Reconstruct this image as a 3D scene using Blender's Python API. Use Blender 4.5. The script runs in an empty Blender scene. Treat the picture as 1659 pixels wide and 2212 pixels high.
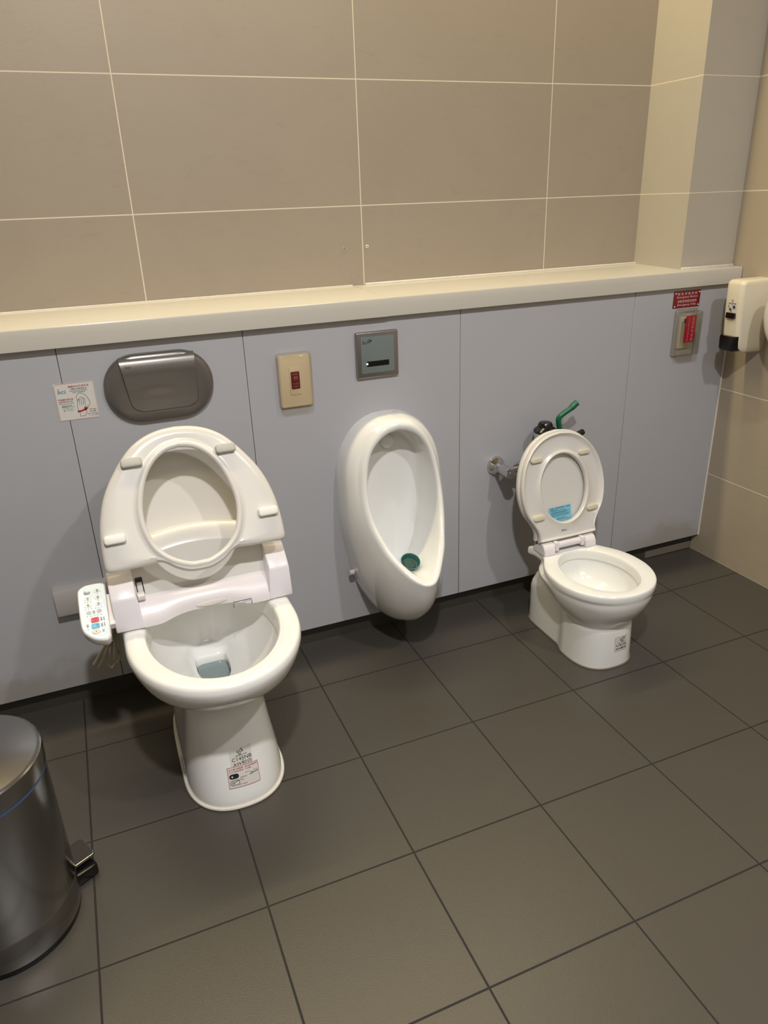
import bpy, bmesh, math, random
from mathutils import Matrix, Vector

scn = bpy.context.scene
C = scn.collection
rad = math.radians

# ------------------------------------------------------------------ camera
cam_d = bpy.data.cameras.new('camera')
cam = bpy.data.objects.new('camera', cam_d)
C.objects.link(cam)
cam_d.sensor_fit = 'HORIZONTAL'
cam_d.sensor_width = 36.0
cam_d.lens = 36.0 * 1579.493 / 1659.0
cam_d.clip_start = 0.02
rx, ry, rz = 1.16477, -0.03638, -0.37861
cam.matrix_world = (Matrix.Translation((0.168, -1.78, 1.2116)) @ Matrix.Rotation(rz, 4, 'Z')
                    @ Matrix.Rotation(rx, 4, 'X') @ Matrix.Rotation(ry, 4, 'Z'))
scn.camera = cam

# ------------------------------------------------------------------ world, lights, exposure
w = bpy.data.worlds.new('world')
scn.world = w
w.use_nodes = True
w.node_tree.nodes['Background'].inputs[0].default_value = (0.9, 0.85, 0.75, 1)
w.node_tree.nodes['Background'].inputs[1].default_value = 0.05


def area(name, loc, rot, size, size_y, power, col, shape='RECTANGLE', spread=180):
    d = bpy.data.lights.new(name, 'AREA')
    d.shape = shape
    d.size = size
    if shape == 'RECTANGLE':
        d.size_y = size_y
    d.energy = power
    d.color = col
    d.spread = rad(spread)
    o = bpy.data.objects.new(name, d)
    o.location = loc
    o.rotation_euler = rot
    C.objects.link(o)
    return o


# recessed ceiling downlights above the camera and to its right, an added soft fill further back, and a warm cove strip
# at the top of the wall recess
area('downlight', (0.28, -1.80, 2.47), (0, 0, 0), 0.10, 0.10, 39.0, (1.0, 0.98, 0.965), 'DISK')
area('downlight', (1.35, -1.85, 2.47), (0, 0, 0), 0.10, 0.10, 18.0, (1.0, 0.985, 0.975), 'DISK')
area('soft_fill', (0.70, -3.30, 2.48), (0, 0, 0), 1.2, 1.2, 12.0, (1.0, 0.985, 0.975))  # broad fill light added to soften the shadows, not a fixture
area('cove_strip', (0.60, 0.10, 2.44), (0, 0, 0), 2.5, 0.06, 27.0, (1.0, 0.84, 0.50))

scn.view_settings.view_transform = 'Standard'
scn.view_settings.look = 'None'
scn.view_settings.exposure = 0.15
scn.view_settings.gamma = 1.0
scn.view_settings.use_curve_mapping = False


# ------------------------------------------------------------------ materials
def lin(c):
    return tuple(((v / 255) / 12.92 if v / 255 <= 0.04045 else ((v / 255 + 0.055) / 1.055) ** 2.4) for v in c)


def mat(name, c, rough=0.4, metal=0.0, spec=0.5, coat=0.0, noise=0.0, nscale=30.0, bump=0.0, bscale=200.0,
        emit=None, estr=0.0, aniso=0.0):
    m = bpy.data.materials.new(name)
    m.use_nodes = True
    nt = m.node_tree
    b = nt.nodes['Principled BSDF']
    col = lin(c) + (1,)
    b.inputs['Base Color'].default_value = col
    b.inputs['Roughness'].default_value = rough
    b.inputs['Metallic'].default_value = metal
    b.inputs['Specular IOR Level'].default_value = spec
    b.inputs['Coat Weight'].default_value = coat
    b.inputs['Coat Roughness'].default_value = 0.05
    if aniso:
        b.inputs['Anisotropic'].default_value = aniso
    if emit:
        b.inputs['Emission Color'].default_value = lin(emit) + (1,)
        b.inputs['Emission Strength'].default_value = estr
    if noise or bump:
        tc = nt.nodes.new('ShaderNodeTexCoord')
    if noise:
        n = nt.nodes.new('ShaderNodeTexNoise')
        n.inputs['Scale'].default_value = nscale
        n.inputs['Detail'].default_value = 4
        nt.links.new(tc.outputs['Object'], n.inputs['Vector'])
        mr = nt.nodes.new('ShaderNodeMapRange')
        mr.inputs['To Min'].default_value = 1 - noise
        mr.inputs['To Max'].default_value = 1 + noise
        nt.links.new(n.outputs['Fac'], mr.inputs['Value'])
        mx = nt.nodes.new('ShaderNodeVectorMath')
        mx.operation = 'SCALE'
        mx.inputs[0].default_value = col[:3]
        nt.links.new(mr.outputs[0], mx.inputs['Scale'])
        nt.links.new(mx.outputs[0], b.inputs['Base Color'])
    if bump:
        n2 = nt.nodes.new('ShaderNodeTexNoise')
        n2.inputs['Scale'].default_value = bscale
        nt.links.new(tc.outputs['Object'], n2.inputs['Vector'])
        bp = nt.nodes.new('ShaderNodeBump')
        bp.inputs['Strength'].default_value = bump
        bp.inputs['Distance'].default_value = 0.002
        nt.links.new(n2.outputs['Fac'], bp.inputs['Height'])
        nt.links.new(bp.outputs[0], b.inputs['Normal'])
    return m


def clear_plastic(name, tint=(248, 247, 243), gloss=0.9):
    m = bpy.data.materials.new(name)
    m.use_nodes = True
    nt = m.node_tree
    for n in list(nt.nodes):
        nt.nodes.remove(n)
    out = nt.nodes.new('ShaderNodeOutputMaterial')
    tr = nt.nodes.new('ShaderNodeBsdfTransparent')
    tr.inputs[0].default_value = lin(tint) + (1,)
    gl = nt.nodes.new('ShaderNodeBsdfGlossy')
    gl.inputs['Roughness'].default_value = 0.08
    lw = nt.nodes.new('ShaderNodeLayerWeight')
    lw.inputs[0].default_value = 0.2
    mx = nt.nodes.new('ShaderNodeMixShader')
    ad = nt.nodes.new('ShaderNodeMath')
    ad.operation = 'MULTIPLY'
    ad.inputs[1].default_value = gloss
    nt.links.new(lw.outputs[1], ad.inputs[0])
    nt.links.new(ad.outputs[0], mx.inputs[0])
    nt.links.new(tr.outputs[0], mx.inputs[1])
    nt.links.new(gl.outputs[0], mx.inputs[2])
    nt.links.new(mx.outputs[0], out.inputs[0])
    return m


def grid_tiles(name, base, grout, axes, offs, periods, half, rough, namp, nscale, speck=0.0, bump=0.25, streak=0.0,
               rough_grout=0.8):
    """flat procedural tiles: grout lines from the object-space position along two axes"""
    m = bpy.data.materials.new(name)
    m.use_nodes = True
    nt = m.node_tree
    L = nt.links
    b = nt.nodes['Principled BSDF']
    tc = nt.nodes.new('ShaderNodeTexCoord')
    sep = nt.nodes.new('ShaderNodeSeparateXYZ')
    L.new(tc.outputs['Object'], sep.inputs[0])

    def math_(op, a, bb=None):
        n = nt.nodes.new('ShaderNodeMath')
        n.operation = op
        for i, v in enumerate((a, bb)):
            if v is None:
                continue
            if isinstance(v, (int, float)):
                n.inputs[i].default_value = v
            else:
                L.new(v, n.inputs[i])
        return n.outputs[0]
    masks, cells = [], []
    for ax, of, pe in zip(axes, offs, periods):
        t = math_('DIVIDE', math_('SUBTRACT', sep.outputs['XYZ'.index(ax)], of), pe)
        cells.append(math_('FLOOR', t))
        f = math_('FRACT', t)
        d = math_('MULTIPLY', math_('MINIMUM', f, math_('SUBTRACT', 1.0, f)), pe)
        masks.append(d)
    dist = math_('MINIMUM', masks[0], masks[1])
    mr = nt.nodes.new('ShaderNodeMapRange')
    mr.interpolation_type = 'SMOOTHSTEP'
    mr.inputs['From Min'].default_value = half * 0.75
    mr.inputs['From Max'].default_value = half * 1.25
    L.new(dist, mr.inputs['Value'])
    tile = mr.outputs[0]
    # colour: per-tile shade, cloudy noise, fine specks
    cmb = nt.nodes.new('ShaderNodeCombineXYZ')
    L.new(cells[0], cmb.inputs[0])
    L.new(cells[1], cmb.inputs[1])
    wn = nt.nodes.new('ShaderNodeTexWhiteNoise')
    L.new(cmb.outputs[0], wn.inputs['Vector'])
    n1 = nt.nodes.new('ShaderNodeTexNoise')
    n1.inputs['Scale'].default_value = nscale
    n1.inputs['Detail'].default_value = 5
    n1.inputs['Distortion'].default_value = 1.2
    L.new(tc.outputs['Object'], n1.inputs['Vector'])
    n2 = nt.nodes.new('ShaderNodeTexNoise')
    n2.inputs['Scale'].default_value = 420
    n2.inputs['Detail'].default_value = 2
    L.new(tc.outputs['Object'], n2.inputs['Vector'])
    k = math_('ADD', math_('MULTIPLY', math_('SUBTRACT', n1.outputs['Fac'], 0.5), namp * 2),
              math_('MULTIPLY', math_('SUBTRACT', n2.outputs['Fac'], 0.5), speck * 2))
    k = math_('ADD', k, math_('MULTIPLY', math_('SUBTRACT', wn.outputs['Value'], 0.5), namp * 0.5))
    if streak:
        mp = nt.nodes.new('ShaderNodeMapping')
        mp.inputs['Rotation'].default_value = (0.6, 0.9, 0.5)
        mp.inputs['Scale'].default_value = (3.2, 3.2, 10)
        L.new(tc.outputs['Object'], mp.inputs[0])
        n3 = nt.nodes.new('ShaderNodeTexNoise')
        n3.inputs['Scale'].default_value = 2.4
        n3.inputs['Detail'].default_value = 6
        n3.inputs['Roughness'].default_value = 0.62
        n3.inputs['Distortion'].default_value = 2.2
        L.new(mp.outputs[0], n3.inputs['Vector'])
        r3 = nt.nodes.new('ShaderNodeMapRange')
        r3.inputs['From Min'].default_value = 0.58
        r3.inputs['From Max'].default_value = 0.74
        L.new(n3.outputs['Fac'], r3.inputs['Value'])
        k = math_('SUBTRACT', k, math_('MULTIPLY', r3.outputs[0], streak))
    sc = nt.nodes.new('ShaderNodeVectorMath')
    sc.operation = 'SCALE'
    sc.inputs[0].default_value = lin(base)
    L.new(math_('ADD', k, 1.0), sc.inputs['Scale'])
    mx = nt.nodes.new('ShaderNodeMix')
    mx.data_type = 'RGBA'
    L.new(tile, mx.inputs[0])
    mx.inputs[6].default_value = lin(grout) + (1,)
    L.new(sc.outputs[0], mx.inputs[7])
    L.new(mx.outputs[2], b.inputs['Base Color'])
    mr2 = nt.nodes.new('ShaderNodeMapRange')
    mr2.inputs['To Min'].default_value = rough_grout
    mr2.inputs['To Max'].default_value = rough
    L.new(tile, mr2.inputs['Value'])
    L.new(mr2.outputs[0], b.inputs['Roughness'])
    bp = nt.nodes.new('ShaderNodeBump')
    bp.inputs['Strength'].default_value = bump
    bp.inputs['Distance'].default_value = 0.0015
    hh = math_('ADD', tile, math_('MULTIPLY', n2.outputs['Fac'], 0.5 if speck else 0.02))
    L.new(hh, bp.inputs['Height'])
    L.new(bp.outputs[0], b.inputs['Normal'])
    return m


M = {}
M['wall_tile'] = grid_tiles('beige_wall_tile', (160, 148, 133), (222, 212, 192), 'XZ', (0.3385, 0.0), (0.596, 0.2984),
                            0.0013, 0.42, 0.05, 4.0, 0.02, 0.12, 0.07)
M['right_tile'] = grid_tiles('beige_side_tile', (172, 159, 138), (222, 212, 192), 'YZ', (-0.52, 0.0), (0.596, 0.2984),
                             0.0014, 0.30, 0.035, 5.0, 0.015, 0.12, 0.05)
M['pillar_tile'] = grid_tiles('pillar_tile', (182, 175, 162), (222, 212, 192), 'XZ', (1.2, 0.0), (5.96, 0.2984),
                              0.0012, 0.22, 0.03, 5.0, 0.015, 0.1, 0.03)
M['floor_tile'] = grid_tiles('grey_floor_tile', (71, 67, 61), (31, 28, 25), 'XY', (0.0, -0.1891), (0.3, 0.3),
                             0.0019, 0.36, 0.05, 3.0, 0.22, 0.35)
M['panel'] = mat('white_laminate_panel', (176, 176, 180), 0.32, noise=0.02, nscale=3)
M['dark_joint'] = mat('panel_joint_dark', (70, 66, 62), 0.7)
M['kick'] = mat('dark_baseboard_tile', (62, 59, 54), 0.45, noise=0.2, nscale=14)
M['stone'] = mat('cream_solid_surface', (196, 191, 180), 0.18, noise=0.015, nscale=300)
M['paint'] = mat('beige_paint', (172, 166, 156), 0.8)
M['ceramic'] = mat('white_ceramic', (232, 232, 229), 0.12, coat=0.5)
M['plastic'] = mat('white_plastic', (210, 207, 202), 0.24)
M['plastic_cool'] = mat('cool_white_plastic', (222, 217, 222), 0.30)
M['pad_grey'] = mat('grey_rubber_pad', (178, 176, 166), 0.5)
M['pad_white'] = mat('white_rubber_pad', (226, 223, 218), 0.4)
M['pad_cream'] = mat('cream_rubber_pad', (205, 200, 178), 0.5)
M['water'] = mat('bowl_water', (132, 146, 146), 0.03)
M['seal'] = mat('silicone_seal', (222, 216, 204), 0.35, noise=0.15, nscale=60)
M['steel'] = mat('brushed_steel', (158, 157, 155), 0.20, 1.0, noise=0.10, nscale=12)
M['plate_metal'] = mat('grey_metallic_paint', (120, 115, 110), 0.28, 0.55)
M['chrome'] = mat('chrome', (215, 213, 210), 0.06, 1.0)
M['black'] = mat('black_plastic', (16, 15, 15), 0.18)
M['rubber'] = mat('black_rubber', (26, 25, 25), 0.5)
M['green'] = mat('green_vinyl', (6, 92, 62), 0.35)
M['blue_band'] = mat('blue_film', (62, 86, 120), 0.4)
M['cream'] = mat('cream_plastic', (222, 213, 190), 0.28)
M['beige'] = mat('beige_plate', (206, 192, 168), 0.4)
M['grey_box'] = mat('grey_socket_plastic', (176, 172, 168), 0.35)
M['cord'] = mat('beige_cord', (176, 168, 142), 0.5)
M['maroon'] = mat('dark_red_button', (92, 20, 24), 0.35)
M['red_sign'] = mat('dark_red_sign', (122, 12, 20), 0.35)
M['red'] = mat('red_print', (178, 32, 44), 0.5)
M['blueprint'] = mat('blue_print', (44, 92, 142), 0.5)
M['ink'] = mat('black_ink', (24, 24, 26), 0.6)
M['navy'] = mat('navy_print', (44, 62, 122), 0.5)
M['pinkwhite'] = mat('pale_print', (222, 190, 192), 0.5)
M['white_print'] = mat('white_print', (235, 232, 228), 0.5)
M['paper'] = mat('white_sticker_paper', (212, 210, 202), 0.45)
M['panel_face'] = mat('pale_blue_membrane', (198, 216, 232), 0.25)
M['panel_oval'] = mat('membrane_oval', (190, 204, 212), 0.25)
M['btn_red'] = mat('red_key', (222, 84, 92), 0.35)
M['btn_blue'] = mat('blue_key', (112, 186, 222), 0.35)
M['btn_cream'] = mat('cream_key', (226, 220, 200), 0.35)
M['led_pink'] = mat('pink_led', (255, 150, 200), 0.3, emit=(255, 120, 190), estr=1.2)
M['led_green'] = mat('pale_led', (230, 240, 190), 0.3, emit=(235, 245, 190), estr=2.0)
M['sensor_glass'] = mat('grey_sensor_glass', (112, 122, 122), 0.10)
M['sensor_frame'] = mat('satin_sensor_frame', (158, 154, 152), 0.3, 0.9)
M['blue_label'] = mat('sky_blue_label', (124, 192, 214), 0.4)
M['puck'] = mat('teal_plastic', (42, 98, 96), 0.35)
M['clear'] = clear_plastic('clear_acrylic')
M['aged_clear'] = clear_plastic('yellowed_clear_cover', (254, 252, 247), 0.5)


# grime low down on the outer panels
_nt = M['panel'].node_tree
_b = _nt.nodes['Principled BSDF']
_src = _b.inputs['Base Color'].links[0].from_socket
_tc = _nt.nodes.new('ShaderNodeTexCoord')
_sp = _nt.nodes.new('ShaderNodeSeparateXYZ')
_nt.links.new(_tc.outputs['Object'], _sp.inputs[0])
_n = _nt.nodes.new('ShaderNodeTexNoise')
_n.inputs['Scale'].default_value = 9
_n.inputs['Detail'].default_value = 7
_n.inputs['Roughness'].default_value = 0.65
_nt.links.new(_tc.outputs['Object'], _n.inputs['Vector'])


def _range(src, a, b_):
    m_ = _nt.nodes.new('ShaderNodeMapRange')
    m_.interpolation_type = 'SMOOTHSTEP'
    m_.inputs['From Min'].default_value = a
    m_.inputs['From Max'].default_value = b_
    _nt.links.new(src, m_.inputs['Value'])
    return m_.outputs[0]


def _mul(a, b_, op='MULTIPLY'):
    m_ = _nt.nodes.new('ShaderNodeMath')
    m_.operation = op
    for i_, v_ in enumerate((a, b_)):
        if isinstance(v_, float):
            m_.inputs[i_].default_value = v_
        else:
            _nt.links.new(v_, m_.inputs[i_])
    return m_.outputs[0]


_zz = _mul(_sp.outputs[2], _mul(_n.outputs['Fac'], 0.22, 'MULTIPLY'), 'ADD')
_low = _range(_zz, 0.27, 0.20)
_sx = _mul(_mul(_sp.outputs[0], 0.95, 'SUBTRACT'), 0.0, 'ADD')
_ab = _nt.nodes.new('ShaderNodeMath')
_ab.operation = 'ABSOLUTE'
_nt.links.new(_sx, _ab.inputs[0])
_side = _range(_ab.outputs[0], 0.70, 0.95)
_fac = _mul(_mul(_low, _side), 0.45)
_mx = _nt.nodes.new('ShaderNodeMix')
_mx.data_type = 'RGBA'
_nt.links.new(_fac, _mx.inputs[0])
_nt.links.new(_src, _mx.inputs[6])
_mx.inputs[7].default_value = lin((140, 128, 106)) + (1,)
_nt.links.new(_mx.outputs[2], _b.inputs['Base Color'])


# ------------------------------------------------------------------ mesh helpers
def tag(o, label, cat, group=None, kind=None):
    if label:
        o['label'] = label
    if cat:
        o['category'] = cat
    if group:
        o['group'] = group
    if kind:
        o['kind'] = kind
    return o


def thing(name, label, cat, loc, group=None):
    o = bpy.data.objects.new(name, None)
    o.empty_display_size = 0.05
    C.objects.link(o)
    o.location = loc
    return tag(o, label, cat, group)


def link_mesh(name, me, m, parent=None, label=None):
    o = bpy.data.objects.new(name, me)
    C.objects.link(o)
    if m is not None:
        me.materials.append(m)
    if parent is not None:
        o.parent = parent
    if label:
        o['label'] = label
    return o


def finish(name, bm, m, parent=None, smooth=True, angle=38, label=None, T=None):
    if T is not None:
        bmesh.ops.transform(bm, matrix=T, verts=bm.verts)
    bmesh.ops.remove_doubles(bm, verts=bm.verts, dist=1e-6)
    bmesh.ops.recalc_face_normals(bm, faces=bm.faces)
    me = bpy.data.meshes.new(name)
    bm.to_mesh(me)
    bm.free()
    if smooth:
        me.polygons.foreach_set('use_smooth', [True] * len(me.polygons))
        me.set_sharp_from_angle(angle=rad(angle))
    return link_mesh(name, me, m, parent, label)


def frame(o, x, y):
    x = Vector(x).normalized()
    y = Vector(y)
    y = (y - x * y.dot(x)).normalized()
    z = x.cross(y)
    T = Matrix.Identity(4)
    for i, v in enumerate((x, y, z)):
        T[0][i], T[1][i], T[2][i] = v
    T[0][3], T[1][3], T[2][3] = o
    return T


def add_loft(bm, rings, cap0=False, cap1=False, closed=True):
    vs = [[bm.verts.new(p) for p in r] for r in rings]
    n = len(rings[0])
    for a, b in zip(vs, vs[1:]):
        for i in range(n if closed else n - 1):
            j = (i + 1) % n
            bm.faces.new((a[i], a[j], b[j], b[i]))
    if cap0:
        bm.faces.new(vs[0][::-1])
    if cap1:
        bm.faces.new(vs[-1])
    return vs


def add_box(bm, lo, hi, bevel=0.0, seg=2, T=None):
    b2 = bmesh.new()
    bmesh.ops.create_cube(b2, size=1.0)
    for v in b2.verts:
        v.co = Vector([(lo[i] + hi[i]) / 2 + v.co[i] * (hi[i] - lo[i]) for i in range(3)])
    if bevel:
        bmesh.ops.bevel(b2, geom=b2.edges[:], offset=bevel, segments=seg, affect='EDGES', profile=0.5)
    if T is not None:
        bmesh.ops.transform(b2, matrix=T, verts=b2.verts)
    merge(bm, b2)


def merge(bm, b2):
    me = bpy.data.meshes.new('tmp')
    b2.to_mesh(me)
    b2.free()
    bm.from_mesh(me)
    bpy.data.meshes.remove(me)


def box(name, lo, hi, m, parent=None, bevel=0.0, seg=2, T=None, label=None):
    bm = bmesh.new()
    add_box(bm, lo, hi, bevel, seg)
    return finish(name, bm, m, parent, T=T, smooth=bevel > 0, label=label)


def add_prism(bm, pts, z0, z1, bevel=0.0, seg=2, bevel_back=False):
    """outline in xy, extruded from z0 up to z1, front edge rounded by inset rings"""
    n = len(pts)
    area2 = sum(pts[i][0] * pts[(i + 1) % n][1] - pts[(i + 1) % n][0] * pts[i][1] for i in range(n))
    if area2 < 0:
        pts = pts[::-1]
    nrm = []
    for i in range(n):
        a, b, c = Vector(pts[i - 1]), Vector(pts[i]), Vector(pts[(i + 1) % n])
        e1, e2 = (b - a).normalized(), (c - b).normalized()
        n1, n2 = Vector((-e1.y, e1.x)), Vector((-e2.y, e2.x))
        d = n1 + n2
        d = d / max(0.35, (1 + n1.dot(n2))) if d.length > 1e-6 else n1
        nrm.append(d)

    def ring(ins, z):
        return [(p[0] + k.x * ins, p[1] + k.y * ins, z) for p, k in zip(pts, nrm)]
    rings = []
    if bevel_back and bevel:
        for i in range(seg, -1, -1):
            t = i / seg * math.pi / 2
            rings.append(ring(bevel * (1 - math.cos(t)), z0 + bevel * (1 - math.sin(t))))
    else:
        rings.append(ring(0, z0))
    if bevel:
        for i in range(seg + 1):
            t = i / seg * math.pi / 2
            rings.append(ring(bevel * (1 - math.cos(t)), z1 - bevel * (1 - math.sin(t))))
    else:
        rings.append(ring(0, z1))
    add_loft(bm, rings, True, True)


def prism(name, pts, z0, z1, m, parent=None, bevel=0.0, seg=3, T=None, bevel_back=False, label=None, angle=38):
    bm = bmesh.new()
    add_prism(bm, pts, z0, z1, bevel, seg, bevel_back)
    return finish(name, bm, m, parent, T=T, label=label, angle=angle)


def catmull(pts, n, closed=False):
    P = [Vector(p) for p in pts]
    out = []
    segs = len(P) if closed else len(P) - 1
    for i in range(segs):
        if closed:
            p0, p1, p2, p3 = P[i - 1], P[i], P[(i + 1) % len(P)], P[(i + 2) % len(P)]
        else:
            p1, p2 = P[i], P[i + 1]
            p0 = P[i - 1] if i else p1 * 2 - p2
            p3 = P[i + 2] if i + 2 < len(P) else p2 * 2 - p1
        for k in range(n):
            t = k / n
            out.append(0.5 * ((2 * p1) + (p2 - p0) * t + (2 * p0 - 5 * p1 + 4 * p2 - p3) * t * t
                              + (3 * p1 - p0 - 3 * p2 + p3) * t ** 3))
    if not closed:
        out.append(P[-1])
    return out


def resample(poly, n):
    """n+1 points evenly along an open polyline"""
    d = [0.0]
    for a, b in zip(poly, poly[1:]):
        d.append(d[-1] + (b - a).length)
    out, j = [], 0
    for i in range(n + 1):
        s = d[-1] * i / n
        while j < len(d) - 2 and d[j + 1] < s:
            j += 1
        t = 0 if d[j + 1] == d[j] else (s - d[j]) / (d[j + 1] - d[j])
        out.append(poly[j].lerp(poly[j + 1], min(1, max(0, t))))
    return out


def add_tube(bm, path, r, n=12, caps=True):
    P = [Vector(p) for p in path]
    R = r if isinstance(r, (list, tuple)) else [r] * len(P)
    up = Vector((0, 0, 1))
    rings = []
    prev = None
    for i, p in enumerate(P):
        t = (P[min(i + 1, len(P) - 1)] - P[max(i - 1, 0)]).normalized()
        if prev is None:
            a = up if abs(t.dot(up)) < 0.9 else Vector((1, 0, 0))
            x = (a - t * a.dot(t)).normalized()
        else:
            x = (prev - t * prev.dot(t)).normalized()
        prev = x
        y = t.cross(x)
        rings.append([p + (x * math.cos(2 * math.pi * k / n) + y * math.sin(2 * math.pi * k / n)) * R[i] for k in range(n)])
    add_loft(bm, rings, caps, caps)


def tube(name, path, r, m, parent=None, n=14, label=None):
    bm = bmesh.new()
    add_tube(bm, path, r, n)
    return finish(name, bm, m, parent, label=label)


def add_lathe(bm, prof, n=32, T=None, cap0=True, cap1=True):
    """profile of (radius, height) turned about the local z axis"""
    b2 = bmesh.new()
    rings = [[(r * math.cos(2 * math.pi * k / n), r * math.sin(2 * math.pi * k / n), z) for k in range(n)] for r, z in prof]
    add_loft(b2, rings, cap0, cap1)
    if T is not None:
        bmesh.ops.transform(b2, matrix=T, verts=b2.verts)
    merge(bm, b2)


def lathe(name, prof, m, parent=None, n=40, T=None, label=None, cap0=True, cap1=True, angle=38):
    bm = bmesh.new()
    add_lathe(bm, prof, n, T, cap0, cap1)
    return finish(name, bm, m, parent, label=label, angle=angle)


def rrect(x0, x1, y0, y1, r, n=5):
    pts = []
    for cx, cy, a0 in ((x1 - r, y1 - r, 0), (x0 + r, y1 - r, 90), (x0 + r, y0 + r, 180), (x1 - r, y0 + r, 270)):
        for k in range(n + 1):
            a = rad(a0 + 90 * k / n)
            pts.append((cx + r * math.cos(a), cy + r * math.sin(a)))
    return pts


def ellipse(cx, cy, a, b, n=28):
    return [(cx + a * math.cos(2 * math.pi * k / n), cy + b * math.sin(2 * math.pi * k / n)) for k in range(n)]


def mirror_poly(half):
    """half outline with x>=0 listed from one end on the axis to the other -> closed polygon"""
    return [tuple(p) for p in half] + [(-p[0], p[1]) for p in half[::-1] if p[0] > 1e-6]


def polar(poly, cx, cy, n):
    """radius of a closed polygon about (cx,cy) at n even angles -> points"""
    out = []
    N = len(poly)
    for k in range(n):
        a = 2 * math.pi * (k + 0.0) / n - math.pi / 2
        dx, dy = math.cos(a), math.sin(a)
        best = 0.0
        for i in range(N):
            x1, y1 = poly[i][0] - cx, poly[i][1] - cy
            x2, y2 = poly[(i + 1) % N][0] - cx, poly[(i + 1) % N][1] - cy
            ex, ey = x2 - x1, y2 - y1
            den = dx * ey - dy * ex
            if abs(den) < 1e-12:
                continue
            t = (x1 * ey - y1 * ex) / den
            s = (x1 * dy - y1 * dx) / den
            if t > 0 and -1e-9 <= s <= 1 + 1e-9:
                best = max(best, t)
        out.append((cx + dx * best, cy + dy * best))
    return out


def superplan(hw, fy, by, yc, ef, eb, n):
    """plan outline: front half towards -y (exponent ef), back half towards +y (exponent eb)"""
    pts = []
    for k in range(n):
        a = 2 * math.pi * k / n - math.pi / 2
        c, s = math.cos(a), math.sin(a)
        if s <= 0:
            e, ryy = ef, yc - fy
        else:
            e, ryy = eb, by - yc
        r = (abs(c) ** e + abs(s) ** e) ** (-1.0 / e)
        pts.append((hw * c * r, yc + ryy * s * r))
    return pts


def interp_rows(rows, n):
    vs = [Vector(r) for r in rows]
    return vs


def spline_rows(rows, k):
    out = []
    N = len(rows)
    for i in range(N - 1):
        p1, p2 = rows[i], rows[i + 1]
        p0 = rows[i - 1] if i else p1
        p3 = rows[i + 2] if i + 2 < N else p2
        for j in range(k):
            t = j / k
            out.append([0.5 * (2 * b + (c - a) * t + (2 * a - 5 * b + 4 * c - d) * t * t + (3 * b - a - 3 * c + d) * t ** 3)
                        for a, b, c, d in zip(p0, p1, p2, p3)])
    out.append(list(rows[-1]))
    return out


def add_strokes(bm, lines, wd, z=0.0):
    """flat ribbons along 2D polylines (printed line art)"""
    for ln in lines:
        P = [Vector((p[0], p[1])) for p in ln]
        L, R = [], []
        for i, p in enumerate(P):
            t = (P[min(i + 1, len(P) - 1)] - P[max(i - 1, 0)])
            t = t.normalized() if t.length > 0 else Vector((1, 0))
            nn = Vector((-t.y, t.x)) * wd / 2
            L.append(bm.verts.new((p.x + nn.x, p.y + nn.y, z)))
            R.append(bm.verts.new((p.x - nn.x, p.y - nn.y, z)))
        for i in range(len(P) - 1):
            bm.faces.new((L[i], R[i], R[i + 1], L[i + 1]))


def add_poly(bm, pts, z=0.0):
    bm.faces.new([bm.verts.new((p[0], p[1], z)) for p in pts])


def text_bm(bm, body, cx, cy, wdt, hgt, z=0.0, shear=0.0, rot=0.0, bold=0.0):
    cu = bpy.data.curves.new('txt', 'FONT')
    cu.body = body
    cu.size = 1.0
    cu.resolution_u = 2
    cu.offset = bold
    o = bpy.data.objects.new('txt', cu)
    C.objects.link(o)
    bpy.context.view_layer.update()
    dg = bpy.context.evaluated_depsgraph_get()
    me = bpy.data.meshes.new_from_object(o.evaluated_get(dg))
    xs = [v.co.x for v in me.vertices] or [0, 1]
    ys = [v.co.y for v in me.vertices] or [0, 1]
    x0, x1, y0, y1 = min(xs), max(xs), min(ys), max(ys)
    sx = wdt / max(1e-6, x1 - x0)
    sy = hgt / max(1e-6, y1 - y0)
    cr, sr = math.cos(rad(rot)), math.sin(rad(rot))
    for v in me.vertices:
        lx = (v.co.x - (x0 + x1) / 2) * sx
        ly = (v.co.y - (y0 + y1) / 2) * sy
        lx += ly * shear
        v.co = (cx + lx * cr - ly * sr, cy + lx * sr + ly * cr, z)
    bm.from_mesh(me)
    bpy.data.objects.remove(o)
    bpy.data.meshes.remove(me)
    bpy.data.curves.remove(cu)


def logo_bm(bm, cx, cy, wdt, hgt, z=0.0, rot=0.0):
    """the maker's mark: a tall slanted first stroke, then small slanted capitals on its foot"""
    b2 = bmesh.new()
    add_poly(b2, [(-0.50, -0.5), (-0.42, -0.5), (-0.30, 0.5), (-0.38, 0.5)], 0)
    text_bm(b2, 'HCG', 0.10, -0.18, 0.84, 0.58, 0, 0.15, 0, 0.01)
    cr, sr = math.cos(rad(rot)), math.sin(rad(rot))
    for v in b2.verts:
        x, y = v.co.x * wdt, v.co.y * hgt
        v.co = (cx + x * cr - y * sr, cy + x * sr + y * cr, z)
    merge(bm, b2)


def flat(name, bm, m, parent, T=None, bend=None, label=None):
    """printed matter: keep it as a flat mesh; bend maps each vertex onto a curved face"""
    if T is not None:
        bmesh.ops.transform(bm, matrix=T, verts=bm.verts)
    if bend:
        for v in bm.verts:
            v.co = bend(v.co)
    me = bpy.data.meshes.new(name)
    bm.to_mesh(me)
    bm.free()
    return link_mesh(name, me, m, parent, label)


def struct(o):
    o['kind'] = 'structure'
    return o


# ------------------------------------------------------------------ the room
WY, SH, XR, CZ = 0.2342, 0.9866, 2.0852, 2.5      # tiled wall, ledge top, right wall, ceiling
LX, FY = -1.7, -4.2

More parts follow.
